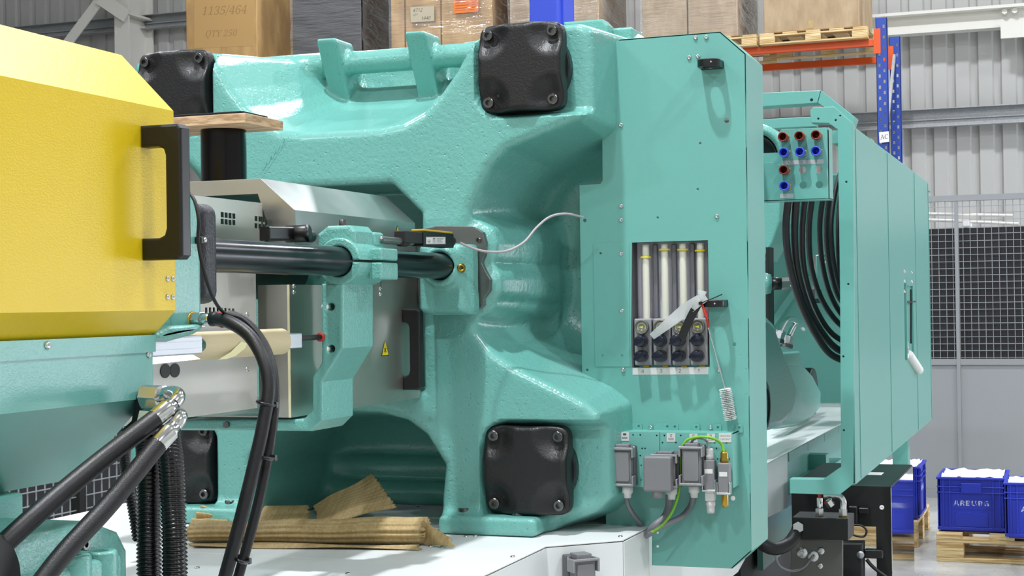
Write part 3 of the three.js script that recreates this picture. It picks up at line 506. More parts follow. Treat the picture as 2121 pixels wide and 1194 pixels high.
  obj('lifting_lug', [extZ([[0.46, YC + 0.56], [0.575, YC + 0.56], [0.575, YC + 0.6], [0.56, YC + 0.617], [0.46, YC + 0.617]], -0.38, -0.32, 0.006), box(0.57, 0.625, YC + 0.55, YC + 0.6, -0.45, -0.36, 0.008)], M.cast, platen);
  obj('cast_number', [0, 1, 2, 3, 4].map((k) => bar([-0.208 + k * 0.012, YC + 0.255 + k * 0.013, -0.001], [-0.198 + k * 0.012, YC + 0.275 + k * 0.013, -0.001], 0.004, 0.006)).concat([bar([-0.215, YC + 0.235, -0.0015], [-0.15, YC + 0.315, -0.0015], 0.004, 0.006)]), M.cast, platen);
  settle(platen);
}

// ================================================================ injection unit
function bowHandle(parent, x, z, y0, y1, out, mat) {              // D-handle standing off an x-facing wall
  const a = 0.031, w = 0.026, g = 0.026, X = (u, v) => [x + u, v];                 // one C-shaped profile, rounded
  const P = [X(0, y1), X(out - 0.006, y1), X(out, y1 - 0.006), X(out, y0 + 0.006), X(out - 0.006, y0), X(0, y0), X(0, y0 + a), X(out - g - 0.012, y0 + a), X(out - g - 0.003, y0 + a + 0.004), X(out - g, y0 + a + 0.013), X(out - g, y1 - a - 0.013), X(out - g - 0.003, y1 - a - 0.004), X(out - g - 0.012, y1 - a), X(0, y1 - a)];
  return obj('handle', extZ(P, z - w / 2, z + w / 2, 0.004), mat, parent);
}
const YX = 0.4, YZ = 1.3586;
{
  const t = thing('yellow_cover', 'large bright yellow sloped cover of the injection unit with black handle', 'machine cover');
  const yr = 1.6919, yl = 1.3984, [xt, yt] = [0.312,1.7801,1.357], [xu, yu] = [0.3603,1.3603,1.357];
  obj('shell', extZ([[YX, yl], [YX, yr], [xt, yt], [-xt, yt], [-YX, yr], [-YX, yl], [-xu, yu], [xu, yu]], YZ, 2.5, 0.004), M.yellow, t);
  bowHandle(t, YX, 1.4358, 1.4698, 1.6612, 0.066, M.blackPlastic);
  for (const p of [[0.4,1.4443,1.3836],[0.4,1.4444,1.3695],[0.4,1.4176,1.3842],[0.4,1.4176,1.3701]]) screw(t, p, FX, 0.0042);
  settle(t);
}
{
  const t = thing('injection_base', 'turquoise sheet-metal base below the yellow cover', 'machine cover'), x = 0.368;
  const z0 = 1.3724, y0 = 1.3627, y1 = 1.2707, y2 = 1.1497, ym = 1.3415;
  obj('lower_panel', extZ([[x, y1], [x, ym], [-x, ym], [-x, y1]], z0, 2.5, 0.003), M.hammerTeal, t);
  obj('upper_panel', extZ([[x + 0.003, ym - 0.004], [x + 0.003, y0], [-x, y0], [-x, ym - 0.004]], z0 - 0.003, 2.5, 0.002), M.hammerTeal, t);
  obj('underside', extZ([[x - 0.001, y1 + 0.004], [-x, y1 + 0.004], [-0.2, y2], [0.24, y2]], z0 + 0.005, 2.5, 0.004), M.sheet, t);
  obj('slide_rail', box(-0.28, 0.27, y2 - 0.045, y2, 1.5456, 2.5, 0.006), M.hammerTeal, t);
  obj('support_foot', box(-0.2, 0.05, 0.876, y2 - 0.046, 2.1, 2.45, 0.01), M.sheet, t);
  for (const p of [[0.371,1.3548,1.627]]) screw(t, p, FX, 0.0055); for (const p of [[0.368,1.3342,1.3858]]) screw(t, p, FX, 0.0055);
  settle(t);
}
{
  const t = thing('carriage_casting', 'rough turquoise casting beside the yellow cover that carries the black rod', 'machine part');
  const P = [[1.3231,1.581],[1.249,1.5858],[1.217,1.5727],[1.2033,1.5483],[1.2025,1.4],[1.2045,1.3787],[1.2305,1.3626],[1.3086,1.3526],[1.3437,1.3565],[1.3517,1.4585]];
  obj('casting', extX(P, 0.158, 0.35, 0.012), M.cast2, t);
  obj('lug', extX([[1.3693,1.3655],[1.3302,1.3747],[1.2375,1.376],[1.2405,1.3671],[1.2631,1.3602],[1.3334,1.351],[1.3695,1.3542]], 0.2, 0.372, 0.008), M.cast2, t);
  obj('cable_clip', box(0.35, 0.362, 1.5014, 1.5128, 1.2185 - 0.012, 1.2185 + 0.008, 0.002), M.blackPlastic, t);
  screw(t, [0.362, 1.5077, 1.2157], FX, 0.004);
  settle(t);
  const c = thing('rod_end_cap', 'black crinkled rounded cap around the rod beside the rough casting', 'cap');
  obj('cap', box(0.235, 0.352, 1.4074, 1.5682, 1.1508, 1.2008 + 0.01, 0.02), M.crinkle, c); settle(c);
}
const RX = 0.3, RYY = 1.488;
{
  const t = thing('tie_rod', 'glossy black piston rod running from the yellow unit into the platen', 'rod');
  obj('rod', lathe([[0, 0], [0.026, 0], [0.0285, 0.004], [0.0285, 1.03], [0, 1.03]], [RX, RYY, 0.1], FZ, 48), M.rodBlack, t); settle(t);
}
{
  const t = thing('rod_mount', 'turquoise cast mount clamping the rod end to the platen pad', 'mount');
  const cx = 0.297, cy = RYY;
  const f = (x, y, z) => {
    let d = sdBox(x - cx, y - (cy - 0.028), z - 0.05, 0.062, 0.078, 0.036, 0.012);
    d = smin(d, smax(Math.hypot(x - cx, y - cy) - 0.047, Math.abs(z - 0.062) - 0.05, 0.012), 0.02);
    d = smin(d, sdBox(x - cx - 0.01, y - (cy - 0.085), z - 0.04, 0.05, 0.024, 0.028, 0.01), 0.012);
    d = smax(d, -(Math.hypot(x - cx, y - cy) - 0.031), 0.008);
    return smax(d, x - y * 0 - cx - 0.062 + 0.5 * Math.max(0, z - 0.05), 0.01);
  };
  obj('body', sdfMesh(f, [0.215, 1.36, -0.002], [0.385, 1.57, 0.13], 0.003), M.cast2, t);
  const p = [0.3295,1.483,0.085];
  obj('grease_fitting', [lathe([[0, 0], [0.0165, 0], [0.0165, 0.005], [0.012, 0.007], [0.012, 0.016], [0.009, 0.018], [0.009, 0.026], [0.004, 0.026], [0.004, 0.018], [0, 0.018]], [p[0], p[1], 0.072], [0.55, 0, 0.83], 20)], M.brassDull, t);
  socketBolt(t, [0.2959,1.4126,0.066], FZ, 0.0115); for (const q of [[0.3678,1.5487,0.012],[0.3631,1.3993,0.012]]) socketBolt(t, [q[0] - 0.012, q[1], q[2]], FZ, 0.006);
  settle(t);
}
const BZ0 = 0.482, BZ1 = 0.624;
{
  const t = thing('guard_bracket', 'turquoise cast bracket clamped around the rod and bent down under the guard', 'bracket');
  const arm = [[0.3084,1.4445],[0.3065,1.3194],[0.2608,1.2539],[0.2597,1.1789],[0.2363,1.1579],[-0.0591,1.1557],[-0.0588,1.1761],[0.2198,1.1812],[0.239,1.1993],[0.24,1.2633],[0.2603,1.2914],[0.2626,1.4454]];
  const hole = (p, r) => ring(p[0], p[1], r, 16);
  obj('arm', cut(extZ(arm, BZ0, BZ1, 0.005, [hole([0.2818,1.4001,0.624], 0.0075), hole([0.2816,1.3186,0.624], 0.0075)]), drill([0.15, 1.2262, 0.4907], [0.25, 1.2262, 0.4907], 0.0055)), M.cast2, t);
  for (const p of [[0.2718,1.4,0.6],[0.2716,1.3178,0.6]]) obj('pin', rod([p[0] - 0.003, p[1], 0.61], [p[0] - 0.003, p[1], 0.6225], 0.0074), M.white2, t);
  const R0 = 0.0295, R1 = 0.046, arc = (a, b) => { const o = []; for (let k = 0; k <= 16; k++) { const q = a + (b - a) * k / 16; o.push([RX + R1 * Math.cos(q), RYY + R1 * Math.sin(q)]); } for (let k = 16; k >= 0; k--) { const q = a + (b - a) * k / 16; o.push([RX + R0 * Math.cos(q), RYY + R0 * Math.sin(q)]); } return o; };
  obj('upper_clamp', [extZ(arc(0.06, Math.PI), BZ0, BZ1, 0.004), box(RX + 0.038, RX + 0.066, RYY + 0.002, RYY + 0.026, BZ0 + 0.006, BZ1 - 0.055, 0.004), extZ([[RX - 0.05, RYY + 0.02], [RX + 0.03, RYY + 0.03], [RX + 0.03, RYY + 0.058], [RX + 0.02, RYY + 0.07], [RX - 0.028, RYY + 0.07], [RX - 0.05, RYY + 0.055]], BZ0 + 0.04, BZ1 - 0.01, 0.007), box(RX - 0.01, RX + 0.034, RYY + 0.03, RYY + 0.06, BZ0, BZ0 + 0.05, 0.007)], M.cast2, t);
  obj('lower_clamp', [extZ(arc(Math.PI, 2 * Math.PI - 0.06), BZ0, BZ1, 0.004), box(RX + 0.038, RX + 0.066, RYY - 0.036, RYY - 0.002, BZ0 + 0.006, BZ1 - 0.055, 0.004), box(0.2626 + 0.002, 0.3084 - 0.002, RYY - 0.07, RYY - 0.038, BZ0 + 0.003, BZ1 - 0.003, 0.004)], M.cast2, t);
  obj('link_arm', [extX([[0.68, RYY + 0.04], [0.8, RYY + 0.036], [0.8, RYY + 0.062], [0.68, RYY + 0.066]], RX - 0.075, RX - 0.052, 0.004), rod([RX - 0.075, RYY + 0.053, 0.69], [RX - 0.03, RYY + 0.053, 0.69], 0.017), rod([RX - 0.06, RYY + 0.05, 0.62], [RX - 0.06, RYY + 0.05, 0.7], 0.012)], M.blackPlastic, t);
  const s = [0.2786,1.5584,0.56]; obj('stud', rod([s[0], s[1] - 0.01, 0.56], [s[0], s[1] + 0.014, 0.56], 0.007), M.blackBolt, t);
  { const q = [0.0498,1.1687,0.624]; hexBolt(t, [0.0498,1.1687,0.624], FZ, 0.007); }
  const num = print(64, 512, (g, w, h) => { g.fillStyle = '#69aaa0'; g.fillRect(0, 0, w, h); g.save(); g.translate(46, h - 20); g.rotate(-Math.PI / 2); g.fillStyle = '#2c7a68'; g.font = '44px monospace'; g.fillText('200 203-00', 0, 0, h - 40); g.restore(); });
  plate('cast_number', [[0.2942,1.3279,0.624],[0.3015,1.3278,0.624],[0.3024,1.3886,0.624],[0.2951,1.3887,0.624]], num, t, 0.0005);
  settle(t);
}
// stainless nozzle guard: hood above, box below
{
  const t = thing('nozzle_hood', 'brushed stainless hood with chamfered edges over the nozzle, entering the platen', 'machine guard');
  const z1 = 0.611, x = 0.2, yr = 1.592, [xc, yc] = [0.1258,1.6569,0.611], yb = RYY - 0.005, zb = 0.02;
  obj('roof', extZ([[xc, yc], [xc, yc - 0.002], [-xc, yc - 0.002], [-xc, yc]], zb, z1, 0), M.hoodSteel, t);
  obj('chamfer_sheet', edgeReturn([x, yr], [xc, yc], z1, z1 - zb, 0.002), M.hoodSteel, t); obj('chamfer_sheet', edgeReturn([-xc, yc], [-x, yr], z1, z1 - zb, 0.002), M.hoodSteel, t);
  obj('side_sheet', box(x - 0.002, x, yb, yr, zb, z1), M.hoodSteel, t); obj('side_sheet', box(-x, -x + 0.002, yb, yr, zb, z1), M.hoodSteel, t);
  const [ia] = [[0.1417,1.5605]], [ib] = [[0.1188,1.6265]];
  obj('front_frame', extZ([[x, yb], [x, yr], [xc, yc], [-xc, yc], [-x, yr], [-x, yb], [-ia[0], yb], [-ia[0], ia[1]], [-ib[0], ib[1]], [ib[0], ib[1]], ia, [ia[0], yb]], z1 - 0.002, z1 + 0.001, 0.0005), M.steel, t);
  const w = print(128, 128, (g, s) => { g.fillStyle = '#1a1a1a'; g.fillRect(0, 0, s, s); g.fillStyle = '#e6d21c'; g.beginPath(); g.moveTo(64, 14); g.lineTo(118, 116); g.lineTo(10, 116); g.closePath(); g.fill(); g.strokeStyle = '#1a1a1a'; g.lineWidth = 7; g.beginPath(); g.moveTo(64, 50); g.lineTo(64, 104); g.moveTo(44, 66); g.lineTo(84, 94); g.moveTo(84, 66); g.lineTo(44, 94); g.stroke(); });
  const tri = (parent, c, h, xx) => { const g = new THREE.BufferGeometry(), a = [xx, c[1] - h / 2, c[2] + h * 0.56], b = [xx, c[1] - h / 2, c[2] - h * 0.56], d = [xx, c[1] + h / 2, c[2]]; g.setAttribute('position', new THREE.Float32BufferAttribute([...a, ...b, ...d], 3)); g.setAttribute('uv', new THREE.Float32BufferAttribute([0, 0.05, 1, 0.05, 0.5, 0.95], 2)); g.computeVertexNormals(); const m = rawMesh('warning_sticker', g, w, parent); m.userData.label = 'yellow triangular hot-surface warning'; };
  tri(t, [0.201,1.5683,0.1194], 0.03, x + 0.0006); settle(t);
  const b = thing('nozzle_guard', 'brushed stainless box guard beside the platen with black handle and warning triangle', 'machine guard');
  const yT = 1.4445, yB = 1.1849, zf = 0.638, xl = 0.1308;
  obj('side_sheet', [extX([[0.003, yB], [0.47, yB], [0.47, yT + 0.035], [0.003, yT + 0.035]], x - 0.002, x, 0, [[[0.2172 - 0.006, 1.4431], [0.2172 + 0.006, 1.4431], [0.2172 + 0.006, 1.4548], [0.2172 - 0.006, 1.4548]]]), box(x - 0.002, x, yB, yT, 0.47, zf)], M.steel, b);
  obj('front_sheet', box(xl, x - 0.002, yB, yT, zf - 0.002, zf), M.steel, b); obj('top_sheet', box(xl, x - 0.002, yT - 0.002, yT, 0.02, zf - 0.002), M.steel, b); obj('bottom_sheet', box(-0.2, x - 0.002, yB, yB + 0.002, 0.02, zf - 0.002), M.steel, b);
  obj('edge_strip', box(x - 0.004, x + 0.001, yB, yT, zf, zf + 0.0015), M.cream, b);
  bowHandle(b, x, 0.0887, 1.2084, 1.3931, 0.043, M.blackPlastic);
  for (const p of [[0.2,1.4409,0.6192],[0.2,1.4295,0.6195],[0.2,1.4378,0.2175],[0.2,1.4261,0.2179]]) screw(b, p, FX, 0.005);
  tri(b, [0.201,1.3073,0.196], 0.036, x + 0.0006); settle(b);
}
{
  const t = thing('barrel_cover', 'pale grey sheet-metal cover around the barrel with ventilation slots', 'machine guard'), x = 0.15;
  const q = (p, w, h) => [[p[0] - w, p[1] - h], [p[0] + w, p[1] - h], [p[0] + w, p[1] + h], [p[0] - w, p[1] + h]];
  const up = []; for (const p of [[0.8022,1.5748],[0.7882,1.5746],[0.7741,1.5743],[0.7599,1.5741],[0.8025,1.5622],[0.7885,1.5619],[0.7745,1.5616],[0.7602,1.5622],[0.6755,1.5735],[0.6604,1.5733],[0.6451,1.573],[0.6759,1.5594],[0.6608,1.5591],[0.6455,1.5588]]) up.push(q(p, 0.0055, 0.005));
  const lowH = []; for (const p of [[0.8628,1.3972],[0.8494,1.3971],[0.8358,1.397],[0.8222,1.396],[0.8084,1.3959],[0.7944,1.3957],[0.7804,1.3947],[0.7662,1.3946]]) lowH.push(q(p, 0.0042, 0.005));
  const yt = 1.605, ym = RYY, yb = 1.2063, z0 = 0.6797;
  obj('upper_side', extX([[z0 - 0.03, ym], [1.345, ym], [1.345, yt], [z0 - 0.03, yt]], x - 0.002, x, 0, up), M.steel, t);
  obj('lower_side', extX([[z0, yb], [1.345, yb], [1.345, ym], [z0, ym]], x - 0.002, x, 0, lowH), M.greySheet, t);
  obj('end_sheet', [box(-x, x - 0.002, yb, ym, z0, z0 + 0.002)], M.greySheet, t); obj('top_sheet', box(-x, x - 0.002, yt - 0.002, yt, z0 - 0.03, 1.345), M.steel, t); obj('far_side', box(-x, -x + 0.002, yb, yt, z0, 1.345), M.greySheet, t); obj('bottom_sheet', box(-x, x - 0.002, yb, yb + 0.002, z0, 1.345), M.greySheet, t);
  obj('barrel', rod([0, RYY, 0.3], [0, RYY, 1.34], 0.07, 0.07, 32), M.machined, t);
  for (const p of [[0.15,1.3876,0.7157],[0.15,1.2825,0.7185]]) screw(t, p, FX, 0.005);
  for (const p of [[0.15,1.2926,1.0024],[0.15,1.2921,0.9717]]) obj('oval_plug', extX(ring(p[2], p[1], 0.0155, 18, 0.0125), x, x + 0.002, 0.0005), M.blackMatt, t);
  settle(t);
}
{
  const ax = 0.262, ay = 1.3375;
  const t = thing('position_sensor', 'linear position sensor wrapped in beige paper with a silver end block', 'sensor');
  const z0 = 0.7876, z1 = 1.15;
  const sh = []; for (let k = 0; k <= 26; k++) { const a = -2.2 + k / 26 * 4.7; sh.push([ax + 0.021 * Math.cos(a), ay + 0.024 * Math.sin(a)]); } for (let k = 26; k >= 0; k--) { const a = -2.2 + k / 26 * 4.7; sh.push([ax + 0.0195 * Math.cos(a), ay + 0.0225 * Math.sin(a)]); }
  obj('paper_wrap', extZ(sh, z0, z1, 0), M.paperTube, t);
  obj('profile', box(ax - 0.014, ax + 0.014, ay - 0.014, ay + 0.014, 0.731, z1, 0.002), M.alu, t);
  const zb = 0.626; obj('push_rod', rod([ax, ay + 0.004, zb], [ax, ay + 0.004, 0.731], 0.0052), M.blackMatt, t);
  obj('red_seal', lathe([[0, 0], [0.009, 0], [0.009, 0.005], [0, 0.005]], [ax, ay + 0.004, zb], FZ, 16), M.redPaint, t); obj('red_seal', lathe([[0, 0], [0.007, 0], [0.007, 0.006], [0, 0.006]], [ax, ay + 0.004, 0.731 - 0.008], FZ, 16), M.redPaint, t);
  obj('torn_tape', extX([[1.0498,1.3135],[1.0083,1.3251],[0.972,1.3422],[0.9522,1.3383],[0.9591,1.3301],[0.9923,1.3179],[1.0214,1.3141]], 0.284, 0.2845, 0), std('#d9d6a4', 0.6), t);
  settle(t);
  const c = thing('small_cylinder', 'small aluminium cylinder with ribbed barrel below the rough casting', 'cylinder'), cz = 1.2323, cy = 1.3418;
  obj('barrel', [box(0.3, 0.335, cy - 0.014, cy + 0.016, 1.1812, cz + 0.11, 0.003), box(0.3355, 0.3375, cy + 0.004, cy + 0.007, 1.187, cz + 0.11), box(0.3355, 0.3375, cy - 0.007, cy - 0.004, 1.187, cz + 0.11)], M.alu, c);
  obj('end_cap', lathe([[0, 0], [0.011, 0], [0.011, 0.02], [0.015, 0.022], [0.015, 0.03], [0, 0.03]], [0.318, cy, 1.1607], FZ, 12), M.chrome, c);
  obj('bracket', extX([[1.13, cy - 0.024], [1.3, cy - 0.028], [1.3, cy - 0.014], [1.16, cy - 0.013]], 0.29, 0.3, 0.001), M.zinc, c);
  settle(c);
}
{
  const t = thing('hopper_throat', 'shiny black steel tube under a plywood board with black plate on top', 'tube');
  const zz = 0.46, xc = -0.0464, yb = 1.6569 + 0.001, yt = 1.7769, r = 0.0479;
  obj('tube', [new THREE.CylinderGeometry(r, r, yt - yb, 40, 1, true).translate(xc, (yt + yb) / 2, zz), lathe([[r - 0.006, 0], [r, 0.0], [r, 0.001]], [xc, yb, zz], UP, 40)], std('#1d1b1a', 0.18, 0.7, { side: THREE.DoubleSide }), t);
  const xr = 0.0635, zb = 0.4;
  obj('plywood_board', box(-0.36, xr, yt, yt + 0.02, zb, 0.56, 0.001), M.ply, t);
  obj('black_plate', extY(rrect(-0.3, 0.44, xr - 0.012, 0.55, 0.006), yt + 0.02, yt + 0.026, 0.001), M.blackPlastic, t); settle(t);
}
{
  const t = thing('limit_switch', 'black sensor box with yellow top strip, white type label and grey actuating rod', 'sensor');
  const x0 = 0.318, x1 = 0.35, y0 = 1.5264, y1 = 1.5579, z0 = 0.1503, z1 = 0.3181;
  obj('body', box(x0, x1, y0, y1, z0, z1, 0.002), M.blackPlastic, t); obj('nose', box(x0 + 0.004, x1 - 0.003, y0 + 0.004, y1 - 0.003, z1, 0.4086, 0.002), M.blackMatt, t);
  obj('yellow_strip', box(x0 + 0.002, x1 - 0.001, y1, y1 + 0.004, z0 + 0.006, z1 - 0.003, 0.001), M.yellowPlastic, t);
  obj('cable_gland', lathe([[0, 0], [0.012, 0], [0.013, 0.012], [0, 0.012]], [x1 - 0.012, (y0 + y1) / 2, z0 - 0.013], FZ, 20), M.blackPlastic, t);
  const lb = print(256, 96, (g, w, h) => { g.fillStyle = '#d9dad8'; g.fillRect(0, 0, w, h); g.fillStyle = '#222'; g.strokeStyle = '#222'; g.lineWidth = 3; g.strokeRect(6, 6, w - 12, h - 12); g.beginPath(); g.arc(38, 56, 20, 0, 7); g.stroke(); g.beginPath(); g.arc(38, 58, 9, 0, 7); g.fill(); for (let k = 0; k < 5; k++) { g.fillRect(84, 20 + k * 14, 40, 5); g.fillRect(136, 20 + k * 14, 100 - (k * 17) % 40, 5); } g.fillRect(96, 12, 12, 20); });
  plate('type_label', [[0.35,1.5299,0.308],[0.35,1.5333,0.201],[0.35,1.5491,0.2004],[0.35,1.5453,0.3075]], lb, t, 0.0006);
  const ry = 1.533, rz = 0.3785; obj('actuating_rod', rod([0.334, ry, rz - 0.03], [0.334, ry, BZ0 + 0.02], 0.0075), M.machined, t); obj('rod_collar', rod([0.334, ry, rz - 0.002], [0.334, ry, rz + 0.03], 0.0105), M.blackMatt, t);
  settle(t);
  const c = thing('sensor_cable', 'thin pale grey cable looping from the sensor to the panel edge', 'cable');
  obj('cable', tube([[0.3578,1.5383,0.1357],[0.3735,1.528,0.1086],[0.4001,1.5192,0.0882],[0.439,1.5203,0.0528],[0.4684,1.5401,0.021],[0.4902,1.5745,-0.0078],[0.5132,1.5994,-0.0372],[0.5414,1.6061,-0.058],[0.5719,1.5994,-0.1011]], 0.0028, 80, 8), M.lightCable, c); settle(c);
}
// ---------------------------------------------------------------- hoses and conduits
function ribbedTube(points, r, amp, pitch, rad = 18) {
  const c = new THREE.CatmullRomCurve3(points.map(V), false, 'centripetal'), L = c.getLength(), n = Math.ceil(L / pitch * 6), F = c.computeFrenetFrames(n, false), pos = [], idx = [];
  for (let i = 0; i <= n; i++) { const p = c.getPointAt(i / n), q = r + amp * Math.sin(i / 6 * 2 * Math.PI); for (let k = 0; k < rad; k++) { const a = k / rad * 2 * Math.PI, v = F.normals[i].clone().multiplyScalar(Math.cos(a)).addScaledVector(F.binormals[i], Math.sin(a)); pos.push(p.x + v.x * q, p.y + v.y * q, p.z + v.z * q); } }
  for (let i = 0; i < n; i++) for (let k = 0; k < rad; k++) { const a = i * rad + k, b = i * rad + (k + 1) % rad, d = a + rad, e = b + rad; idx.push(a, b, e, a, e, d); }
  const g = new THREE.BufferGeometry(); g.setAttribute('position', new THREE.Float32BufferAttribute(pos, 3)); g.setIndex(idx); g.computeVertexNormals(); return g;
}
function conduit(label, pts, r) { const t = thing('corrugated_conduit', label, 'conduit', 'corrugated conduits'); obj('tube', ribbedTube(pts, r, 0.0012, 0.0056), M.rubberGloss, t); settle(t); }
conduit('shiny black corrugated conduit hanging directly below the upper hose elbow', [[0.3447,1.2441,1.361],[0.3816,1.1994,1.4109],[0.4047,1.1551,1.4446],[0.4147,1.0897,1.4615],[0.4191,0.9832,1.4694]], 0.0167);
conduit('shiny black corrugated conduit hanging below the lower hose elbow', [[0.3872,1.2669,1.3777],[0.4193,1.2284,1.4188],[0.4457,1.184,1.4513],[0.4583,1.1323,1.4674],[0.4647,1.08,1.4752],[0.4637,0.9866,1.4745]], 0.0168);
conduit('thin black corrugated conduit bending behind the thick pair', [[0.1696,1.1722,1.1578],[0.2021,1.13,1.1988],[0.2273,1.0871,1.2211],[0.2457,1.0363,1.2351]], 0.0078);
function hydraulicHose(label, a, b, c, d, elbowTo, r) {            // rubber a-b-c, ferrule c-d, pipe elbow d-elbowTo
  const t = thing('hydraulic_hose', label, 'hose', 'hydraulic hoses');
  obj('rubber', tube([...a, ...b, c], r, 60, 20), M.hose, t);
  obj('ferrule', lathe([[r * 0.7, 0], [r * 1.0, 0], [r * 1.02, V(d).distanceTo(V(c)) * 0.7], [r * 0.86, V(d).distanceTo(V(c)) * 0.75], [r * 0.84, V(d).distanceTo(V(c))], [0, V(d).distanceTo(V(c))]], c, V(d).sub(V(c)).toArray(), 24), M.chrome, t);
  obj('elbow', tube([d, ...elbowTo], r * 0.72, 30, 16), M.chrome, t);
  const e = elbowTo[elbowTo.length - 1]; obj('nut', hexNut(e, [-1, 0.05, 0.1], r * 1.25, 0.026), M.zinc, t); settle(t);
}
hydraulicHose('thick black hydraulic hose with chrome ferrule on the upper elbow', [[0.4013,1.0881,1.8175],[0.4278,1.15,1.7235]], [[0.4548,1.202,1.6397]], [0.4935,1.255,1.5624], [0.5045,1.2727,1.5373], [[0.5052,1.2797,1.5265],[0.4878,1.2853,1.501],[0.4614,1.2845,1.4786],[0.4432,1.2788,1.4746]], 0.013);
hydraulicHose('thick black hydraulic hose with chrome ferrule on the lower elbow', [[0.4465,1.0528,1.7688],[0.4612,1.0984,1.7214]], [[0.4832,1.1557,1.6502]], [0.507,1.2228,1.5784], [0.5167,1.2444,1.5538], [[0.5187,1.2538,1.5426],[0.5006,1.2583,1.5173],[0.4676,1.2558,1.4867],[0.4481,1.246,1.483]], 0.0129);
{
  const t = thing('hose_bracket', 'black steel bracket carrying the two hose elbows', 'bracket'), b = [0.4068,1.2515,1.4555];
  obj('plate', extZ([[0.358,1.24],[0.3388,1.2243],[0.3699,1.2157],[0.3902,1.2195],[0.3887,1.2788],[0.3708,1.2822],[0.3641,1.2681]], 1.36, 1.42, 0.006), M.blackMatt, t);
  obj('bulkhead_nut', hexNut([b[0] + 0.0, b[1] + 0.025, b[2]], [1, 0, 0], 0.018, 0.03), M.zinc, t); settle(t);
}
{
  const r = 0.0142, t = thing('rubber_hose', 'thick black hose with red band curving down from the brass fitting', 'hose', 'tied hoses');
  obj('hose', tube([[0.393,1.384,1.2386],[0.4235,1.3787,1.2487],[0.461,1.3586,1.2561],[0.4908,1.3223,1.2661],[0.5026,1.2827,1.2721],[0.499,1.2257,1.2834],[0.4857,1.1478,1.298],[0.4706,1.0706,1.3133],[0.449,0.9924,1.3203]], r * 0.72, 90, 18), M.hose, t);
  obj('red_band', tube([[0.3982,1.3832,1.2388],[0.4034,1.3821,1.239],[0.408,1.3809,1.2395]], r * 0.79, 8, 18), M.redPaint, t);
  const p = [0.3444,1.383,1.2349], q = [0.3958,1.384,1.2375], d = V(q).sub(V(p)).toArray(), L = V(q).distanceTo(V(p));
  obj('washer', lathe([[0, 0], [0.0125, 0], [0.014, 0.004], [0.0125, 0.009], [0, 0.009]], p, d, 20), M.brass, t); obj('hex_fitting', flatRod(V(p).lerp(V(q), 0.14).toArray(), V(p).lerp(V(q), 0.46).toArray(), 0.0125, 0.0125, 6), M.zinc, t); obj('ferrule', rod(V(p).lerp(V(q), 0.46).toArray(), V(p).lerp(V(q), 0.8).toArray(), 0.0105, 0.0085), M.zinc, t);
  obj('sleeve', rod(V(p).lerp(V(q), 0.78).toArray(), V(p).lerp(V(q), 1.05).toArray(), 0.0115), M.rubber, t);
  settle(t);
  const u = thing('rubber_hose', 'slimmer black hose strapped alongside the red-banded hose', 'hose', 'tied hoses');
  obj('hose', tube([[0.4048,1.3904,1.2237],[0.4258,1.3826,1.216],[0.4583,1.3502,1.2144],[0.4827,1.3097,1.2264],[0.4957,1.2591,1.2424],[0.4941,1.2014,1.253],[0.4854,1.1298,1.266],[0.4743,1.066,1.28],[0.4562,0.9849,1.2963]], 0.008, 90, 16), M.hose, u); settle(u);
  const v = thing('thin_cable', 'thin black cable dangling in front of the rough casting to the hose bundle', 'cable');
  obj('cable', tube([[0.3746,1.5821,1.29],[0.3974,1.5637,1.3028],[0.4083,1.5339,1.3091],[0.4071,1.5036,1.3092],[0.4119,1.4687,1.3071],[0.4169,1.4289,1.2942],[0.4131,1.4026,1.2634],[0.4125,1.3912,1.2369],[0.4308,1.3842,1.2248],[0.4599,1.3579,1.2246],[0.4812,1.321,1.2324]], 0.0028, 80, 8), M.rubber, v); settle(v);
  const cableTie = (label, a, b) => { const k = thing('cable_tie', label, 'cable tie', 'cable ties on the hoses'); const A = V(a), B = V(b), D = B.clone().sub(A), L = D.length() / 2, c = A.clone().add(B).multiplyScalar(0.5), pts = [], toCam = new THREE.Vector3(0.4, 0, 0.9).normalize(); for (let i = 0; i <= 24; i++) { const q = i / 24 * 2 * Math.PI; pts.push(c.clone().addScaledVector(D, Math.cos(q) * 0.5).addScaledVector(toCam, Math.sin(q) * 0.022).toArray()); }
    obj('strap', tube(pts, 0.0028, 48, 6), M.blackPlastic, k); obj('lock_head', box(b[0] - 0.004, b[0] + 0.004, b[1] - 0.004, b[1] + 0.005, b[2] - 0.004, b[2] + 0.004, 0.001), M.blackPlastic, k); settle(k); };
  cableTie('black cable tie round both hoses below the guard edge', [0.4865,1.2598,1.2777], [0.5067,1.253,1.2596]); cableTie('black cable tie halfway down the hose pair', [0.4899,1.1787,1.2755], [0.5033,1.1731,1.26]); cableTie('black cable tie low on the slim hose above the white bed', [0.4621,1.0298,1.3053], [0.4744,1.0214,1.2901]);
}
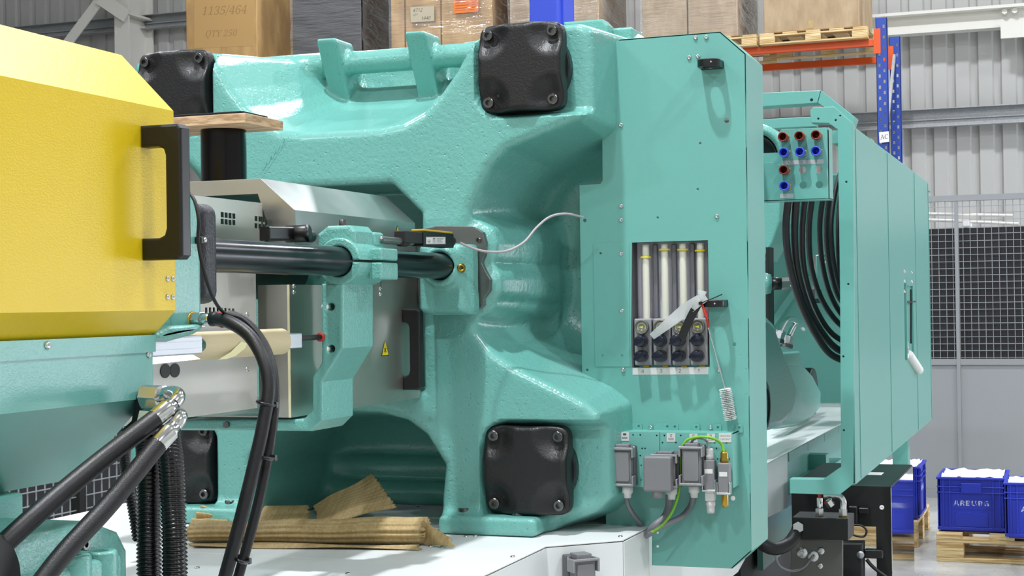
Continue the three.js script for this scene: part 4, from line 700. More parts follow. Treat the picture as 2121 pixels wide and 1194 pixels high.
// hydraulic motor at the lower left
{
  const t = thing('hydraulic_motor', 'turquoise cast motor housing with bolt bosses standing on the white bed', 'motor');
  const b1 = [0.4235,1.0857,1.6498], b2 = [0.4207,1.0815,1.587], top = [0.3877,1.1161,1.61], yB = 0.876;
  obj('housing', [extX([[b1[2] - 0.14, yB + 0.02], [b1[2] + 0.22, yB + 0.02], [b1[2] + 0.22, top[1] - 0.01], [b1[2] + 0.1, top[1] + 0.006], [b1[2] - 0.06, top[1] + 0.004], [b1[2] - 0.12, top[1] - 0.018], [b1[2] - 0.14, top[1] - 0.045]], b1[0] - 0.22, b1[0] - 0.01, 0.01)], M.cast2, t);
  for (const b of [b1, b2]) { obj('boss', lathe([[0, b[1] - yB - 0.05], [0.012, b[1] - yB - 0.05], [0.0125, b[1] - yB - 0.003], [0.013, b[1] - yB], [0.021, b[1] - yB], [0.024, b[1] - yB - 0.004], [0.024, 0], [0, 0]].reverse(), [b[0], yB, b[2]], UP, 24), M.cast2, t); }
  obj('foot_block', extY([[b1[0] - 0.1, b1[2] + 0.12], [b1[0] + 0.01, b1[2] + 0.12], [b2[0] + 0.016, b2[2] + 0.02], [b2[0] + 0.012, b2[2] - 0.03], [b2[0] - 0.1, b2[2] - 0.05]], yB, b1[1] - 0.012, 0.008), M.cast2, t);
  const e = [0.4429,1.1149,1.6537]; for (const [u, v] of [[0, 0], [-0.0, -0.03]]) socketBolt(t, [b1[0] - 0.008, top[1] - 0.022 + u, b1[2] + 0.0 + v], FX, 0.008);
  const k = [0.4361,1.088,1.773]; obj('shaft_cover', lathe([[0, 0], [0.055, 0], [0.058, 0.008], [0.05, 0.016], [0, 0.018]], [b1[0] - 0.012, k[1] - 0.01, b1[2] + 0.16], FX, 36), M.blackMatt, t);
  settle(t);
}

// ================================================================ machine bed
{
  const t = thing('machine_bed', 'white sheet-metal machine bed under the platen', 'machine bed'), y = 0.874, x1 = 0.552, x2 = 0.693, za = 0.141, zb = 0.015;
  const outline = [[-0.8, 3.0], [x1, 3.0], [x1, za], [x2 - 0.004, zb], [x2, -0.9], [x2 + 0.012, -4.7], [-0.8, -4.7]];
  const seamZ = 0.42;
  obj('top_sheet', extY([[-0.8, 3.0], [x1, 3.0], [x1, seamZ], [-0.8, seamZ]], y - 0.003, y, 0.0008), M.white, t);
  obj('top_sheet', extY([[-0.8, seamZ - 0.0015], [x1, seamZ - 0.0015], [x1, za], [x2 - 0.004, zb], [x2, -0.196], [-0.8, -0.196]], y - 0.003, y, 0.0008), M.white, t);
  obj('top_sheet', extY([[-0.8, -0.2], [x2, -0.2], [x2, -1.9], [-0.8, -1.9]], y - 0.003, y, 0.0008, [-1.72, -1.48, -1.24].map((z) => [[x2 - 0.05, z], [x2 - 0.006, z], [x2 - 0.006, z + 0.01], [x2 - 0.05, z + 0.01]])), M.white, t);
  obj('top_sheet', extY([[-0.8, -1.904], [x2, -1.904], [x2 + 0.01, -4.7], [-0.8, -4.7]], y - 0.003, y, 0.0008), M.white, t);
  const yb = 0.5, side = (a, b) => { const dx = b[0] - a[0], dz = b[1] - a[1], L = Math.hypot(dx, dz), n = [-dz / L * 0.003, dx / L * 0.003]; return extY([a, b, [b[0] + n[0], b[1] + n[1]], [a[0] + n[0], a[1] + n[1]]], yb, y - 0.005, 0); };
  obj('side_sheet', side([x1 - 0.002, 3], [x1 - 0.002, za]), M.white, t); obj('front_sheet', side([x1 - 0.002, za], [x2 - 0.006, zb]), M.white, t); obj('side_sheet', side([x2 - 0.004, zb], [x2 - 0.004, -0.19]), M.white, t);
  obj('side_sheet', extX([[-0.2, 0.6], [-0.2, y - 0.005], [-2.05, y - 0.005], [-2.05, 0.6821], [-1.6735, 0.6968], [-1.2, 0.6]].reverse(), x2 - 0.006, x2 - 0.003, 0), M.white, t);
  obj('far_side', box(-0.8, -0.797, 0.3, y - 0.004, -4.7, 3), M.white, t);
  for (let k = 0; k < 6; k++) obj('teal_edge', box(x2 - 0.002, x2 + 0.002, y - 0.035, y - 0.004, -2.06 - 0.4 * (k + 1) + 0.006, -2.06 - 0.4 * k), M.sheet, t);
  obj('inner_wall', box(0.57, 0.59, 0.45, 0.868, -4.6, -2.1), M.sheet, t); obj('cross_beam', box(0.59, 0.66, 0.7, 0.76, -3.2, -3.12), M.sheet, t); obj('drive_housing', box(0.3, 0.56, 0.02, 0.68, -3.6, -1.85, 0.01), M.blackMatt, t); obj('cross_rail', box(0.59, 0.66, 0.66, 0.7, -3.6, -2.2), M.sheet, t);
  obj('frame_beam', box(-0.7, 0.5, 0.3, 0.5, -4.3, 2.9, 0.01), M.white, t); for (const z of [2.4, 0.4, -1.2, -3.6]) for (const x of [-0.6, 0.35]) obj('foot', box(x, x + 0.12, 0, 0.3, z, z + 0.12, 0.004), M.blackMatt, t);
  for (const p of [[-0.0413,0.874,0.594],[-0.0191,0.874,0.2413],[0.2872,0.874,0.5749],[0.3104,0.874,0.2125],[0.3392,0.874,0.2188],[0.3417,0.874,0.1974],[0.3333,0.874,0.0624],[0.352,0.874,0.0501],[0.5326,0.874,0.3001],[0.4701,0.874,-0.096],[0.6717,0.874,-0.0242],[0.0221,0.874,-0.3833]]) screw(t, p, UP, 0.0055);
  obj('lower_skirt', extX([[-0.2, 0.35], [0.0, 0.35], [0.0, 0.6], [-0.2, 0.66]], x2 - 0.02, x2 - 0.017, 0), M.white, t);
  obj('raised_plate', box(-0.12, 0.2, y, y + 0.002, -0.5, -0.2), M.white, t);
  settle(t);
}
// heavy-duty connector: body with lever clips, gland and lid; local x right, y up, z out
function connector(parent, w, h, d, opts = {}) {
  const o = parent, c = M.connector;
  obj('housing', box(-w / 2, w / 2, -h / 2, h / 2, 0, d * 0.5, 0.004), M.connectorDark, o);
  const hood = obj('hood', [extZ(rrect(-w * 0.42, -h * 0.44, w * 0.42, h * 0.44, 0.004), d * 0.5, d, 0.003)], c, o);
  obj('cover', extZ(rrect(-w * 0.34, -h * 0.36, w * 0.34, h * 0.36, 0.004), d, d + 0.004, 0.0015), c, hood);
  obj('top_cap', box(-w * 0.3, w * 0.3, h * 0.44, h * 0.54, d * 0.3, d * 0.95, 0.002), c, o);
  for (const s of [-1, 1]) {
    const yy = s * h * 0.44;
    obj('lever', [box(-w * 0.52, w * 0.52, yy - 0.003, yy + 0.003, d + 0.0, d + 0.007, 0.002), box(-w * 0.54, -w * 0.45, s > 0 ? yy - h * 0.22 : yy - 0.003, s > 0 ? yy + 0.003 : yy + h * 0.22, d * 0.55, d + 0.007, 0.002), box(w * 0.45, w * 0.54, s > 0 ? yy - h * 0.22 : yy - 0.003, s > 0 ? yy + 0.003 : yy + h * 0.22, d * 0.55, d + 0.007, 0.002)], std('#8f9092', 0.4, 0.3), o);
  }
  if (opts.gland) obj('cable_gland', lathe([[0, 0], [0.011, 0], [0.0125, 0.004], [0.0125, 0.016], [0.009, 0.018], [0.008, 0.028], [0, 0.028]], [opts.gland, -h * 0.5 + 0.002, d * 0.6], [0, -1, 0], 14), M.gland, o);
  for (const p of [[-w * 0.45, h * 0.46], [w * 0.45, h * 0.46], [w * 0.45, -h * 0.46]]) screw(o, [p[0], p[1], d * 0.5], FZ, 0.0025);
}
{
  const t = thing('power_connector', 'grey connector box with metal lever on the front of the white bed', 'connector'); connector(t, 0.06, 0.12, 0.055, {}); t.position.set([0.5988,0.874,0.1028][0], 0.795, [0.5988,0.874,0.1028][2] - 0.0); t.rotation.y = 0.755; t.position.x += 0.004; t.position.z -= 0.0;
}
// ================================================================ turquoise valve panel right of the platen
const PZ0 = -0.2;
{
  const t = thing('gauge_cabinet', 'tall turquoise sheet panel right of the platen with a window for flow gauges', 'machine panel');
  const out = [[0.5921,2.0198],[0.6314,2.0186],[0.6362,2.0229],[0.8795,2.0238],[0.9383,1.9683],[0.9367,1.5365],[0.9339,1.0936],[0.9328,0.825],[0.8873,0.7832],[0.6961,0.7826],[0.6975,0.8685],[0.5855,0.8669],[0.5901,1.1503],[0.5321,1.1934],[0.5323,1.4326],[0.5326,1.6814],[0.5843,1.6828],[0.5904,1.6906]];
  const win = [[0.6591,1.542],[0.8432,1.5425],[0.8429,1.2474],[0.652,1.2452]];
  const dots = [[0.8275,1.7672],[0.8201,1.6609],[0.7233,1.5979],[0.8908,1.8164],[0.9003,1.2996],[0.9133,1.274],[0.9263,1.2419],[0.9264,1.1854],[0.5445,1.5969],[0.5449,1.2406],[0.7113,0.86],[0.7108,0.8273],[0.5828,1.5177]];
  const rr = [0.003, 0.003, 0.0028, 0.0055, 0.0045, 0.002, 0.002, 0.002, 0.0042, 0.003, 0.003, 0.003, 0.003];
  obj('front_sheet', extZ(out, PZ0 - 0.003, PZ0, 0.0008, [win, ...dots.map((p, i) => ring(p[0], p[1], rr[i], 12))]), M.sheet, t);
  const A = [[0.6362,2.0229],[0.8795,2.0238],[0.9383,1.9683],[0.9367,1.5365],[0.9328,0.825],[0.8873,0.7832],[0.6961,0.7826]];
  const depth = 0.2;
  obj('top_return', edgeReturn(A[1], A[0], PZ0, 0.16), M.sheet, t); obj('slope_return', edgeReturn(A[2], A[1], PZ0, depth), M.sheet, t); obj('right_return', [edgeReturn(A[3], A[2], PZ0, depth), edgeReturn(A[4], A[3], PZ0, depth)], M.sheet, t); obj('lower_return', edgeReturn(A[5], A[4], PZ0, depth), M.sheet, t);
  obj('window_frame', [box(win[0][0] - 0.004, win[0][0], win[3][1], win[0][1], PZ0 - 0.05, PZ0 - 0.003), box(win[1][0], win[1][0] + 0.004, win[2][1], win[1][1], PZ0 - 0.05, PZ0 - 0.003), box(win[0][0], win[1][0], win[0][1], win[0][1] + 0.004, PZ0 - 0.05, PZ0 - 0.003)], std('#4b4d4f', 0.5), t);
  obj('window_back', box(win[0][0] - 0.01, win[1][0] + 0.01, win[3][1] - 0.01, win[0][1] + 0.01, PZ0 - 0.055, PZ0 - 0.05), std('#d6d4e0', 0.5), t);
  const cov = [[0.5653,1.5411],[0.6533,1.5421],[0.6509,1.2486],[0.5654,1.2486]];
  obj('access_plate', extZ(cov, PZ0, PZ0 + 0.0015, 0.0005, [[0.5837,1.2749],[0.6324,1.2748],[0.5828,1.5177]].map((p) => ring(p[0], p[1], 0.003, 10))), M.sheet, t);
  for (const p of [[0.6377,1.8199,-0.2],[0.8056,1.9684,-0.2],[0.8263,1.9693,-0.2],[0.8213,2.0135,-0.2],[0.8464,2.0127,-0.2],[0.6357,1.6282,-0.2],[0.6352,1.5951,-0.2],[0.6339,1.5153,-0.2],[0.6329,1.3808,-0.2],[0.6342,1.2406,-0.2],[0.8645,1.5966,-0.2],[0.8644,1.2407,-0.2]]) screw(t, [p[0], p[1], p[2] + 0.001], FZ, 0.0052);
  const cap = [0.8911,0.9453,-0.2]; obj('white_plug', lathe([[0, 0.002], [0.005, 0.002], [0.0055, 0]].reverse(), [cap[0], cap[1], PZ0], FZ, 14), M.white2, t);
  const nums = print(1024, 96, (g, w, h) => { g.fillStyle = '#cfd0cc'; g.fillRect(0, 0, w, h); g.fillStyle = '#2b2b2b'; g.font = '66px sans-serif'; g.textAlign = 'center'; ['4', '3', '2', '1'].forEach((s, i) => g.fillText(s, w * (0.135 + 0.2475 * i), 70)); });
  plate('number_strip', [[0.657,1.2293,-0.2],[0.8381,1.2307,-0.2],[0.8384,1.2469,-0.2],[0.6573,1.2452,-0.2]], nums, t, 0.0006);
  obj('rear_frame', [box(0.6, 0.63, 0.87, 1.98, PZ0 - 0.12, PZ0 - 0.004), box(0.63, 0.9, 1.93, 1.96, PZ0 - 0.12, PZ0 - 0.004)], M.sheet, t);
  settle(t);
}
// loop hooks
function loopHook(label, c, w, len, h) {
  const t = thing('loop_hook', label, 'hook', 'black loop hooks'), x = c[0], y = c[1], z = PZ0;
  const o = rrect(x - w / 2, z, x + w / 2, z + len, w * 0.42, 8); const a = rrect(x - w / 2, z - 0.02, x + w / 2, z + len, w * 0.45, 8).map(([u, v]) => [u, Math.max(v, z)]);
  obj('loop', extY(a, y - h / 2, y + h / 2, 0.002, [rrect(x - w / 2 + 0.009, z + 0.014, x + w / 2 - 0.009, z + len - 0.01, w * 0.3, 8)]), M.blackPlastic, t);
  obj('base_block', box(x - w / 2, x + w / 2, y - h / 2 - 0.001, y + h / 2 + 0.001, z + 0.001, z + 0.012, 0.002), M.blackPlastic, t); screw(t, [x + 0.01, y, z + len], FZ, 0.002); settle(t);
}
loopHook('black plastic loop hook near the top of the turquoise panel', [0.8601,1.9457,-0.2], 0.053, 0.062, 0.017);
loopHook('black plastic loop hook beside the gauges holding the brush cord', [0.8601,1.3947,-0.2], 0.055, 0.064, 0.015);
// flow regulator modules with sight glass, gauge and two knobs
{
  const gauge = print(128, 128, (g, s) => { g.fillStyle = '#6c6d62'; g.fillRect(0, 0, s, s); g.strokeStyle = '#cfcfae'; g.lineWidth = 5; g.beginPath(); g.arc(64, 64, 46, 2.4, 7.0); g.stroke(); g.lineWidth = 3; for (let k = 0; k < 12; k++) { const a = 2.4 + k * 0.4; g.beginPath(); g.moveTo(64 + 34 * Math.cos(a), 64 + 34 * Math.sin(a)); g.lineTo(64 + 42 * Math.cos(a), 64 + 42 * Math.sin(a)); g.stroke(); } g.fillStyle = '#d8cf2a'; g.beginPath(); g.moveTo(30, 64); g.lineTo(78, 52); g.lineTo(78, 78); g.fill(); g.fillStyle = '#ddd'; g.fillRect(56, 92, 16, 8); });
  const cx = [1330, 1369, 1408, 1446], gx = [[0.6818,1.3416],[0.7278,1.3412],[0.7729,1.3408],[0.816,1.3415]], k1 = [[0.6812,1.3087],[0.7267,1.3095],[0.7719,1.3104],[0.8155,1.3101]], k2 = [[0.6807,1.2735],[0.7262,1.2734],[0.7713,1.2733],[0.8149,1.2732]], tb = [[0.6914,1.5059],[0.7372,1.5229],[0.7811,1.5217],[0.8234,1.5184]];
  const yb = 1.2486, ym = 1.3614, yt = 1.5385, names = ['flow regulator with sight glass and gauge right beside the access plate', 'flow regulator whose gauge is crossed by the end of the plastic bag', 'flow regulator whose gauge is crossed by the black strip', 'flow regulator with sight glass beside the loop hook with the brush'];
  const proud = [0.032, 0.03, 0.052, 0.03];
  for (let k = 0; k < 4; k++) {
    const x = gx[k][0], w = 0.0425, t = thing('flow_regulator', names[k], 'regulator', 'flow regulators in the panel window');
    obj('body', box(x - w / 2, x + w / 2, yb + 0.002, ym, PZ0 - 0.045, PZ0 - 0.004, 0.004), std('#8d8e90', 0.45), t);
    const tx = tb[k][0] - 0.004, zg = PZ0 - 0.022;
    obj('sight_glass', new THREE.CylinderGeometry(0.0115, 0.0115, yt - ym - 0.004, 24, 1, true).translate(tx, (yt + ym) / 2, zg), M.lens, t);
    obj('scale_rod', rod([tx, ym, zg], [tx, yt - 0.003, zg], 0.0085, 0.0085, 16), std('#e0e0d0', 0.2), t);
    obj('side_profile', box(tx + 0.013, tx + 0.024, ym, yt - 0.002, zg - 0.026, zg - 0.014, 0.002), std('#7d7f86', 0.4, 0.4), t);
    obj('yellow_clip', lathe([[0.0118, 0], [0.0132, 0], [0.0132, 0.004], [0.0118, 0.004]], [tx, tb[k][1] - 0.002, zg], UP, 24), M.yellowPlain, t);
    obj('yellow_ring', rod([tx, ym, zg], [tx, ym + 0.006, zg], 0.006), M.yellowPlain, t);
    const gg = obj('gauge', lathe([[0, 0], [0.0165, 0], [0.0165, 0.012], [0.0145, 0.013], [0.0138, 0.009], [0, 0.009]], [x, gx[k][1], PZ0 - 0.004], FZ, 28), std('#6e7064', 0.35), t);
    const d = rawMesh('dial', new THREE.CircleGeometry(0.0138, 28), gauge, gg); d.position.set(x, gx[k][1], PZ0 + 0.0055);
    obj('gauge_lens', lathe([[0.0142, 0.0105], [0.01, 0.0125], [0, 0.0135]], [x, gx[k][1], PZ0 - 0.002], FZ, 24), M.lens, gg);
    for (const [p, out] of [[k1[k], proud[k]], [k2[k], 0.032]]) obj('knob', [lathe([[0, 0], [0.0145, 0], [0.0148, 0.004], [0.0132, out - 0.004], [0.0115, out], [0, out]], [p[0], p[1], PZ0 - 0.004], FZ, 24), new THREE.BoxGeometry(0.0275, 0.006, 0.012).rotateZ(k % 2 ? 0.05 : 0.6).translate(p[0], p[1], PZ0 - 0.003 + out)], M.knob, t);
    obj('brass_stub', box(x + 0.0, x + 0.014, yb - 0.003, yb + 0.002, PZ0 - 0.02, PZ0 - 0.006), M.brass, t);
    settle(t);
  }
}
// things hanging from the lower hook
function ribbon(pts, w, mat, name, parent, dirs) {                // thin strip along points with a small thickness
  const c = new THREE.CatmullRomCurve3(pts.map(V)), n = 24, pos = [], idx = [], f = V(dirs);
  for (let i = 0; i <= n; i++) { const p = c.getPointAt(i / n), t = c.getTangentAt(i / n), s = new THREE.Vector3().crossVectors(t, f).normalize(), ww = w(i / n) / 2; for (const [a, b] of [[-1, 0.0005], [1, 0.0005], [1, -0.0005], [-1, -0.0005]]) { const q = p.clone().addScaledVector(s, a * ww).addScaledVector(f, b + 0.0012 * Math.sin(i * 2.1 + a)); pos.push(q.x, q.y, q.z); } }
  for (let i = 0; i < n; i++) for (let k = 0; k < 4; k++) { const a = i * 4 + k, b = i * 4 + (k + 1) % 4; idx.push(a, b, b + 4, a, b + 4, a + 4); }
  const g = new THREE.BufferGeometry(); g.setAttribute('position', new THREE.Float32BufferAttribute(pos, 3)); g.setIndex(idx); g.computeVertexNormals(); return obj(name, g, mat, parent);
}
{
  const t = thing('plastic_bag', 'crumpled clear plastic bag strip tied to the lower hook across the gauges', 'bag');
  ribbon([...[[0.8503,1.4116,-0.135],[0.8254,1.3966,-0.135]], ...[[0.7887,1.3727,-0.145],[0.7542,1.3464,-0.145]], [0.7154,1.3196,-0.16]], (q) => 0.03 - 0.022 * Math.abs(q - 0.35), M.bag, 'film', t, [0.2, 0, 1]);
  obj('tied_end', lathe([[0.002, 0], [0.004, 0.01], [0.009, 0.02], [0.011, 0.028]], [0.8359,1.3964,-0.138], [0.2, 1, 0], 10), M.bag, t); settle(t);
  const s = thing('black_strip', 'short black plastic strip hanging from the hook down to the second knob', 'strip'); ribbon([...[[0.8332,1.3986,-0.14],[0.8147,1.3669,-0.14],[0.7984,1.3339,-0.14]], [0.79,1.3151,-0.145]], () => 0.019, M.blackPlastic, 'strip', s, [0.3, 0.1, 1]); settle(s);
  const z = thing('cable_tie', 'black cable tie through the lower hook with its tail sticking out', 'cable tie'); obj('strap', tube([[0.8372,1.3942,-0.132],[0.8508,1.4006,-0.132],[0.8687,1.4069,-0.132],[0.8888,1.4153,-0.132]], 0.0013, 20, 6), M.blackPlastic, z); obj('lock_head', box(...(([x, y, q]) => [x - 0.004, x + 0.004, y - 0.003, y + 0.004, q - 0.003, q + 0.003])([0.8384,1.3953,-0.132]), 0.001), M.blackPlastic, z); settle(z);
  const b = thing('bottle_brush', 'white bristle bottle brush hanging on a wire with a red cord', 'brush');
  obj('red_cord', [tube([...[[0.8387,1.4008,-0.136],[0.844,1.3831,-0.136],[0.8514,1.361,-0.136]], [0.8513,1.341,-0.15]], 0.0028, 20, 8), tube([[0.8442,1.3831,-0.14],[0.8486,1.3775,-0.14],[0.8516,1.361,-0.14]], 0.002, 12, 6)], M.redPaint, b);
  const w0 = [0.8502,1.3432,-0.15], w1 = [0.8826,1.1988,-0.175], w2 = [0.8938,1.1256,-0.18];
  obj('wire', [rod(w0, w1, 0.0015, 0.0015, 8), rod(w1, w2, 0.0015, 0.0015, 8)], M.zinc, b);
  const g = [], A = V(w1), B = V(w2), R = rng(5), dir = B.clone().sub(A), L = dir.length(); dir.normalize(); const s1 = new THREE.Vector3(1, 0, 0).cross(dir).normalize(), s2 = dir.clone().cross(s1);
  for (let i = 0; i < 1700; i++) { const q = R(), a = i * 0.47, p = A.clone().addScaledVector(dir, Math.floor(q * 18) / 18 * L + 0.0016 * R()), v = s1.clone().multiplyScalar(Math.cos(a + R())).addScaledVector(s2, Math.sin(a + R())); const e = p.clone().addScaledVector(v, 0.0125 + 0.001 * R()); g.push(rod(p.toArray(), e.toArray(), 0.0006, 0.0005, 3)); }
  obj('bristles', g, M.white2, b).userData.kind = 'stuff'; settle(b);
}
// connector bracket on the panel
const CZ = -0.13;
{
  const t = thing('connector_bracket', 'turquoise perforated bracket carrying the grey connectors', 'bracket');
  const L = [[0.6299,1.1006],[0.7381,1.1021],[0.736,0.9737],[0.6278,0.9742]], Rr = [[0.7392,1.101],[0.9073,1.1023],[0.9075,0.9772],[0.7371,0.9738]];
  const dotsL = [[0.6367,1.0929],[0.6749,1.0934],[0.6922,1.0937],[0.7311,1.0932],[0.6814,1.0646],[0.6963,1.0626],[0.7032,1.0628],[0.6914,1.0459],[0.6934,1.0237],[0.6814,0.9956],[0.6928,0.9904]], dotsR = [[0.7493,1.0934],[0.7878,1.094],[0.7445,1.0768],[0.8148,1.0922],[0.7763,1.0773],[0.866,1.0788],[0.8937,1.0792],[0.8702,1.0657],[0.872,1.0418],[0.8986,1.0423]];
  obj('left_plate', extZ(L, CZ - 0.002, CZ, 0.0005, dotsL.map((p) => ring(p[0], p[1], 0.002, 8))), M.sheet, t); obj('right_plate', extZ(Rr, CZ - 0.002, CZ, 0.0005, dotsR.map((p) => ring(p[0], p[1], 0.002, 8))), M.sheet, t);
  const yt = L[0][1]; obj('top_return', box(L[0][0], Rr[1][0], yt - 0.002, yt, PZ0, CZ - 0.002), M.sheet, t); obj('side_return', box(Rr[1][0] - 0.002, Rr[1][0], Rr[2][1], yt, PZ0, CZ - 0.002), M.sheet, t);
  for (const [a, b] of [[1281,1315], [1340,1376], [1376,1392], [1421,1437], [1463,1482], [1511,1526]].map(([p, q]) => [p, q])) { const x0 = L[0][0] + (Rr[1][0] - L[0][0]) * (a - 1272) / (1517 - 1272), x1 = L[0][0] + (Rr[1][0] - L[0][0]) * (b - 1272) / (1517 - 1272); obj('mounting_tab', extZ(rrect(x0, yt - 0.004, x1, yt + 0.016, 0.004), PZ0 + 0.001, PZ0 + 0.003, 0, [ring(x1 - 0.008, yt + 0.008, 0.003, 10)]), M.sheet, t); }
  for (const p of [[0.7003,1.1064,-0.195],[0.8429,1.1083,-0.195]]) screw(t, p, FZ, 0.005);
  const tag = (q, s) => { const m = print(128, 96, (g, w, h) => { g.fillStyle = '#c9cbc8'; g.fillRect(0, 0, w, h); g.fillStyle = '#4a4c4c'; if (s === 'text') { g.font = '26px sans-serif'; g.fillText('24VAN BUS', 8, 38, w - 16); g.fillText('1-500 MA/T', 8, 72, w - 16); } else { g.strokeStyle = '#4a4c4c'; g.lineWidth = 5; if (s === 'grid') { g.fillRect(40, 12, 48, 24); } else { g.beginPath(); g.arc(64, 28, 13, 0, 7); g.stroke(); g.beginPath(); g.moveTo(44, 8); g.lineTo(56, 18); g.moveTo(84, 8); g.lineTo(72, 18); g.stroke(); } g.fillRect(24, 54, 80, 6); g.fillRect(24, 68, 80, 6); } }); plate('label', q, m, t, 0.0008); };
  tag([[0.6446,1.0796,-0.13],[0.6655,1.0799,-0.13],[0.6658,1.1,-0.13],[0.6449,1.0997,-0.13]], 'grid'); tag([[0.7548,1.0791,-0.13],[0.7752,1.0795,-0.13],[0.7755,1.0993,-0.13],[0.7551,1.099,-0.13]], 'plug'); tag([[0.8079,1.0789,-0.13],[0.827,1.0792,-0.13],[0.8273,1.099,-0.13],[0.8082,1.0987,-0.13]], 'plug'); tag([[0.8482,1.0796,-0.13],[0.8671,1.0799,-0.13],[0.8674,1.0996,-0.13],[0.8485,1.0993,-0.13]], 'plug'); tag([[0.876,1.08,-0.13],[0.9048,1.0805,-0.13],[0.9051,1.1012,-0.13],[0.8763,1.1008,-0.13]], 'text');
  settle(t);
}
function placedConnector(label, c, w, h, d, gland) { const t = thing('lever_connector', label, 'connector', 'grey lever connectors'); connector(t, w, h, d, { gland }); t.position.set(c[0], c[1], CZ); return t; }
placedConnector('narrow grey lever connector alone on the left bracket plate', [0.6588,1.0241,-0.13], 0.052, 0.094, 0.04, 0.008);
placedConnector('narrow grey lever connector between the angled hood and the slim plugs', [0.8217,1.0298,-0.13], 0.052, 0.094, 0.045, 0.002);
{
  const t = placedConnector('bulky grey connector hood with angled cable outlet', [0.7595,1.0174,-0.13], 0.058, 0.08, 0.045, 0.012);
  obj('angled_hood', extZ(rrect(-0.042, -0.045, 0.022, 0.035, 0.006), 0.04, 0.075, 0.005), M.connector, t); obj('outlet', lathe([[0, 0], [0.012, 0], [0.0135, -0.022], [0, -0.026]].reverse(), [-0.012, -0.036, 0.06], UP, 18), M.connector, t);
}
function slimPlug(label, top, bottom, brass) {
  const t = thing('slim_connector', label, 'connector', 'slim connectors'), x = top[0], z = CZ + 0.018, y1 = top[1], y0 = bottom[1], H = y1 - y0;
  obj('top_gland', lathe([[0, 0], [0.0095, 0], [0.0095, 0.01], [0.0085, 0.011], [0.0085, 0.021], [0.007, 0.025], [0, 0.025]], [x, y1 - 0.027, z], UP, 14), brass ? M.brassDull : M.gland, t);
  obj('housing', box(x - 0.0125, x + 0.0125, y1 - 0.095, y1 - 0.027, z - 0.014, z + 0.014, 0.003), M.connector, t); obj('mount', box(x - 0.009, x + 0.009, y1 - 0.09, y1 - 0.035, CZ, z - 0.012), M.connectorDark, t);
  obj('clip', [box(x - 0.0155, x - 0.013, y1 - 0.098, y1 - 0.07, z - 0.004, z + 0.016, 0.001), box(x + 0.013, x + 0.0155, y1 - 0.098, y1 - 0.07, z - 0.004, z + 0.016, 0.001), box(x - 0.0155, x + 0.0155, y1 - 0.098, y1 - 0.093, z + 0.014, z + 0.018, 0.001)], M.zinc, t);
  const lb = plate('label', [[x - 0.009, y1 - 0.057, z + 0.014], [x + 0.009, y1 - 0.057, z + 0.014], [x + 0.009, y1 - 0.047, z + 0.014], [x - 0.009, y1 - 0.047, z + 0.014]], M.label, t, 0.0006);
  if (brass) obj('plug', lathe([[0, 0], [0.0045, 0], [0.0045, H - 0.125], [0.0075, H - 0.123], [0.0075, H - 0.095], [0, H - 0.095]], [x, y0, z], UP, 14), M.brass, t);
  else obj('plug', [box(x - 0.0105, x + 0.0105, y0 + 0.028, y1 - 0.096, z - 0.01, z + 0.012, 0.003), lathe([[0, 0], [0.008, 0], [0.009, 0.006], [0.009, 0.016], [0.0105, 0.018], [0.0105, 0.03], [0, 0.03]], [x, y0, z], UP, 14)], M.gland, t);
  settle(t);
}
slimPlug('slim grey connector with pale plastic glands at both ends', [0.8588,1.0694,-0.112], [0.8586,0.9214,-0.112], false);
slimPlug('slim grey connector with brass top and brass plug below', [0.8918,1.0635,-0.112], [0.8853,0.9353,-0.112], true);
const cableThing = (label, pts, r, mat, name = 'grey_cable') => { const t = thing(name, label, 'cable', 'cables at the connector bracket'); obj('sheath', tube(pts, r, 60, 10), mat, t); settle(t); };
cableThing('grey cable hanging from the lone left connector', [[0.6487,0.9536,-0.1575],[0.6515,0.93,-0.1588],[0.6627,0.9062,-0.1631],[0.6724,0.8866,-0.1775],[0.6726,0.8663,-0.2097]], 0.0055, M.cable);
cableThing('thick grey cable curving down from the bulky hood', [[0.7476,0.9502,-0.1723],[0.7462,0.9256,-0.172],[0.7388,0.9025,-0.1589],[0.7222,0.8864,-0.1424],[0.6999,0.867,-0.1558]], 0.0085, M.cable);
cableThing('grey cable sweeping left from the connector beside the slim plugs', [[0.8001,0.9471,-0.1914],[0.7934,0.9248,-0.1892],[0.7768,0.9033,-0.1621],[0.7477,0.8897,-0.141],[0.7199,0.8731,-0.1417],[0.6956,0.857,-0.1543]], 0.0065, M.cable);
cableThing('green and yellow earth wire arching over the connectors', [...[[0.8917,1.0591,-0.112],[0.8855,1.0785,-0.112]], ...[[0.8674,1.0927,-0.095],[0.8354,1.0944,-0.095],[0.8097,1.0864,-0.095],[0.7983,1.0677,-0.095]], ...[[0.7894,1.0328,-0.115],[0.7876,0.9889,-0.115],[0.7825,0.9559,-0.115],[0.7684,0.9203,-0.115],[0.7477,0.8933,-0.115]], [0.7241,0.8748,-0.1]], 0.0032, M.green, 'earth_wire');
cableThing('thin grey cable behind the green wire entering the slim pale plug', [...[[0.8576,1.065,-0.112],[0.8535,1.0824,-0.112]], ...[[0.8442,1.0909,-0.1],[0.8286,1.0906,-0.1]], [0.8114,1.0748,-0.115]], 0.003, M.cable);

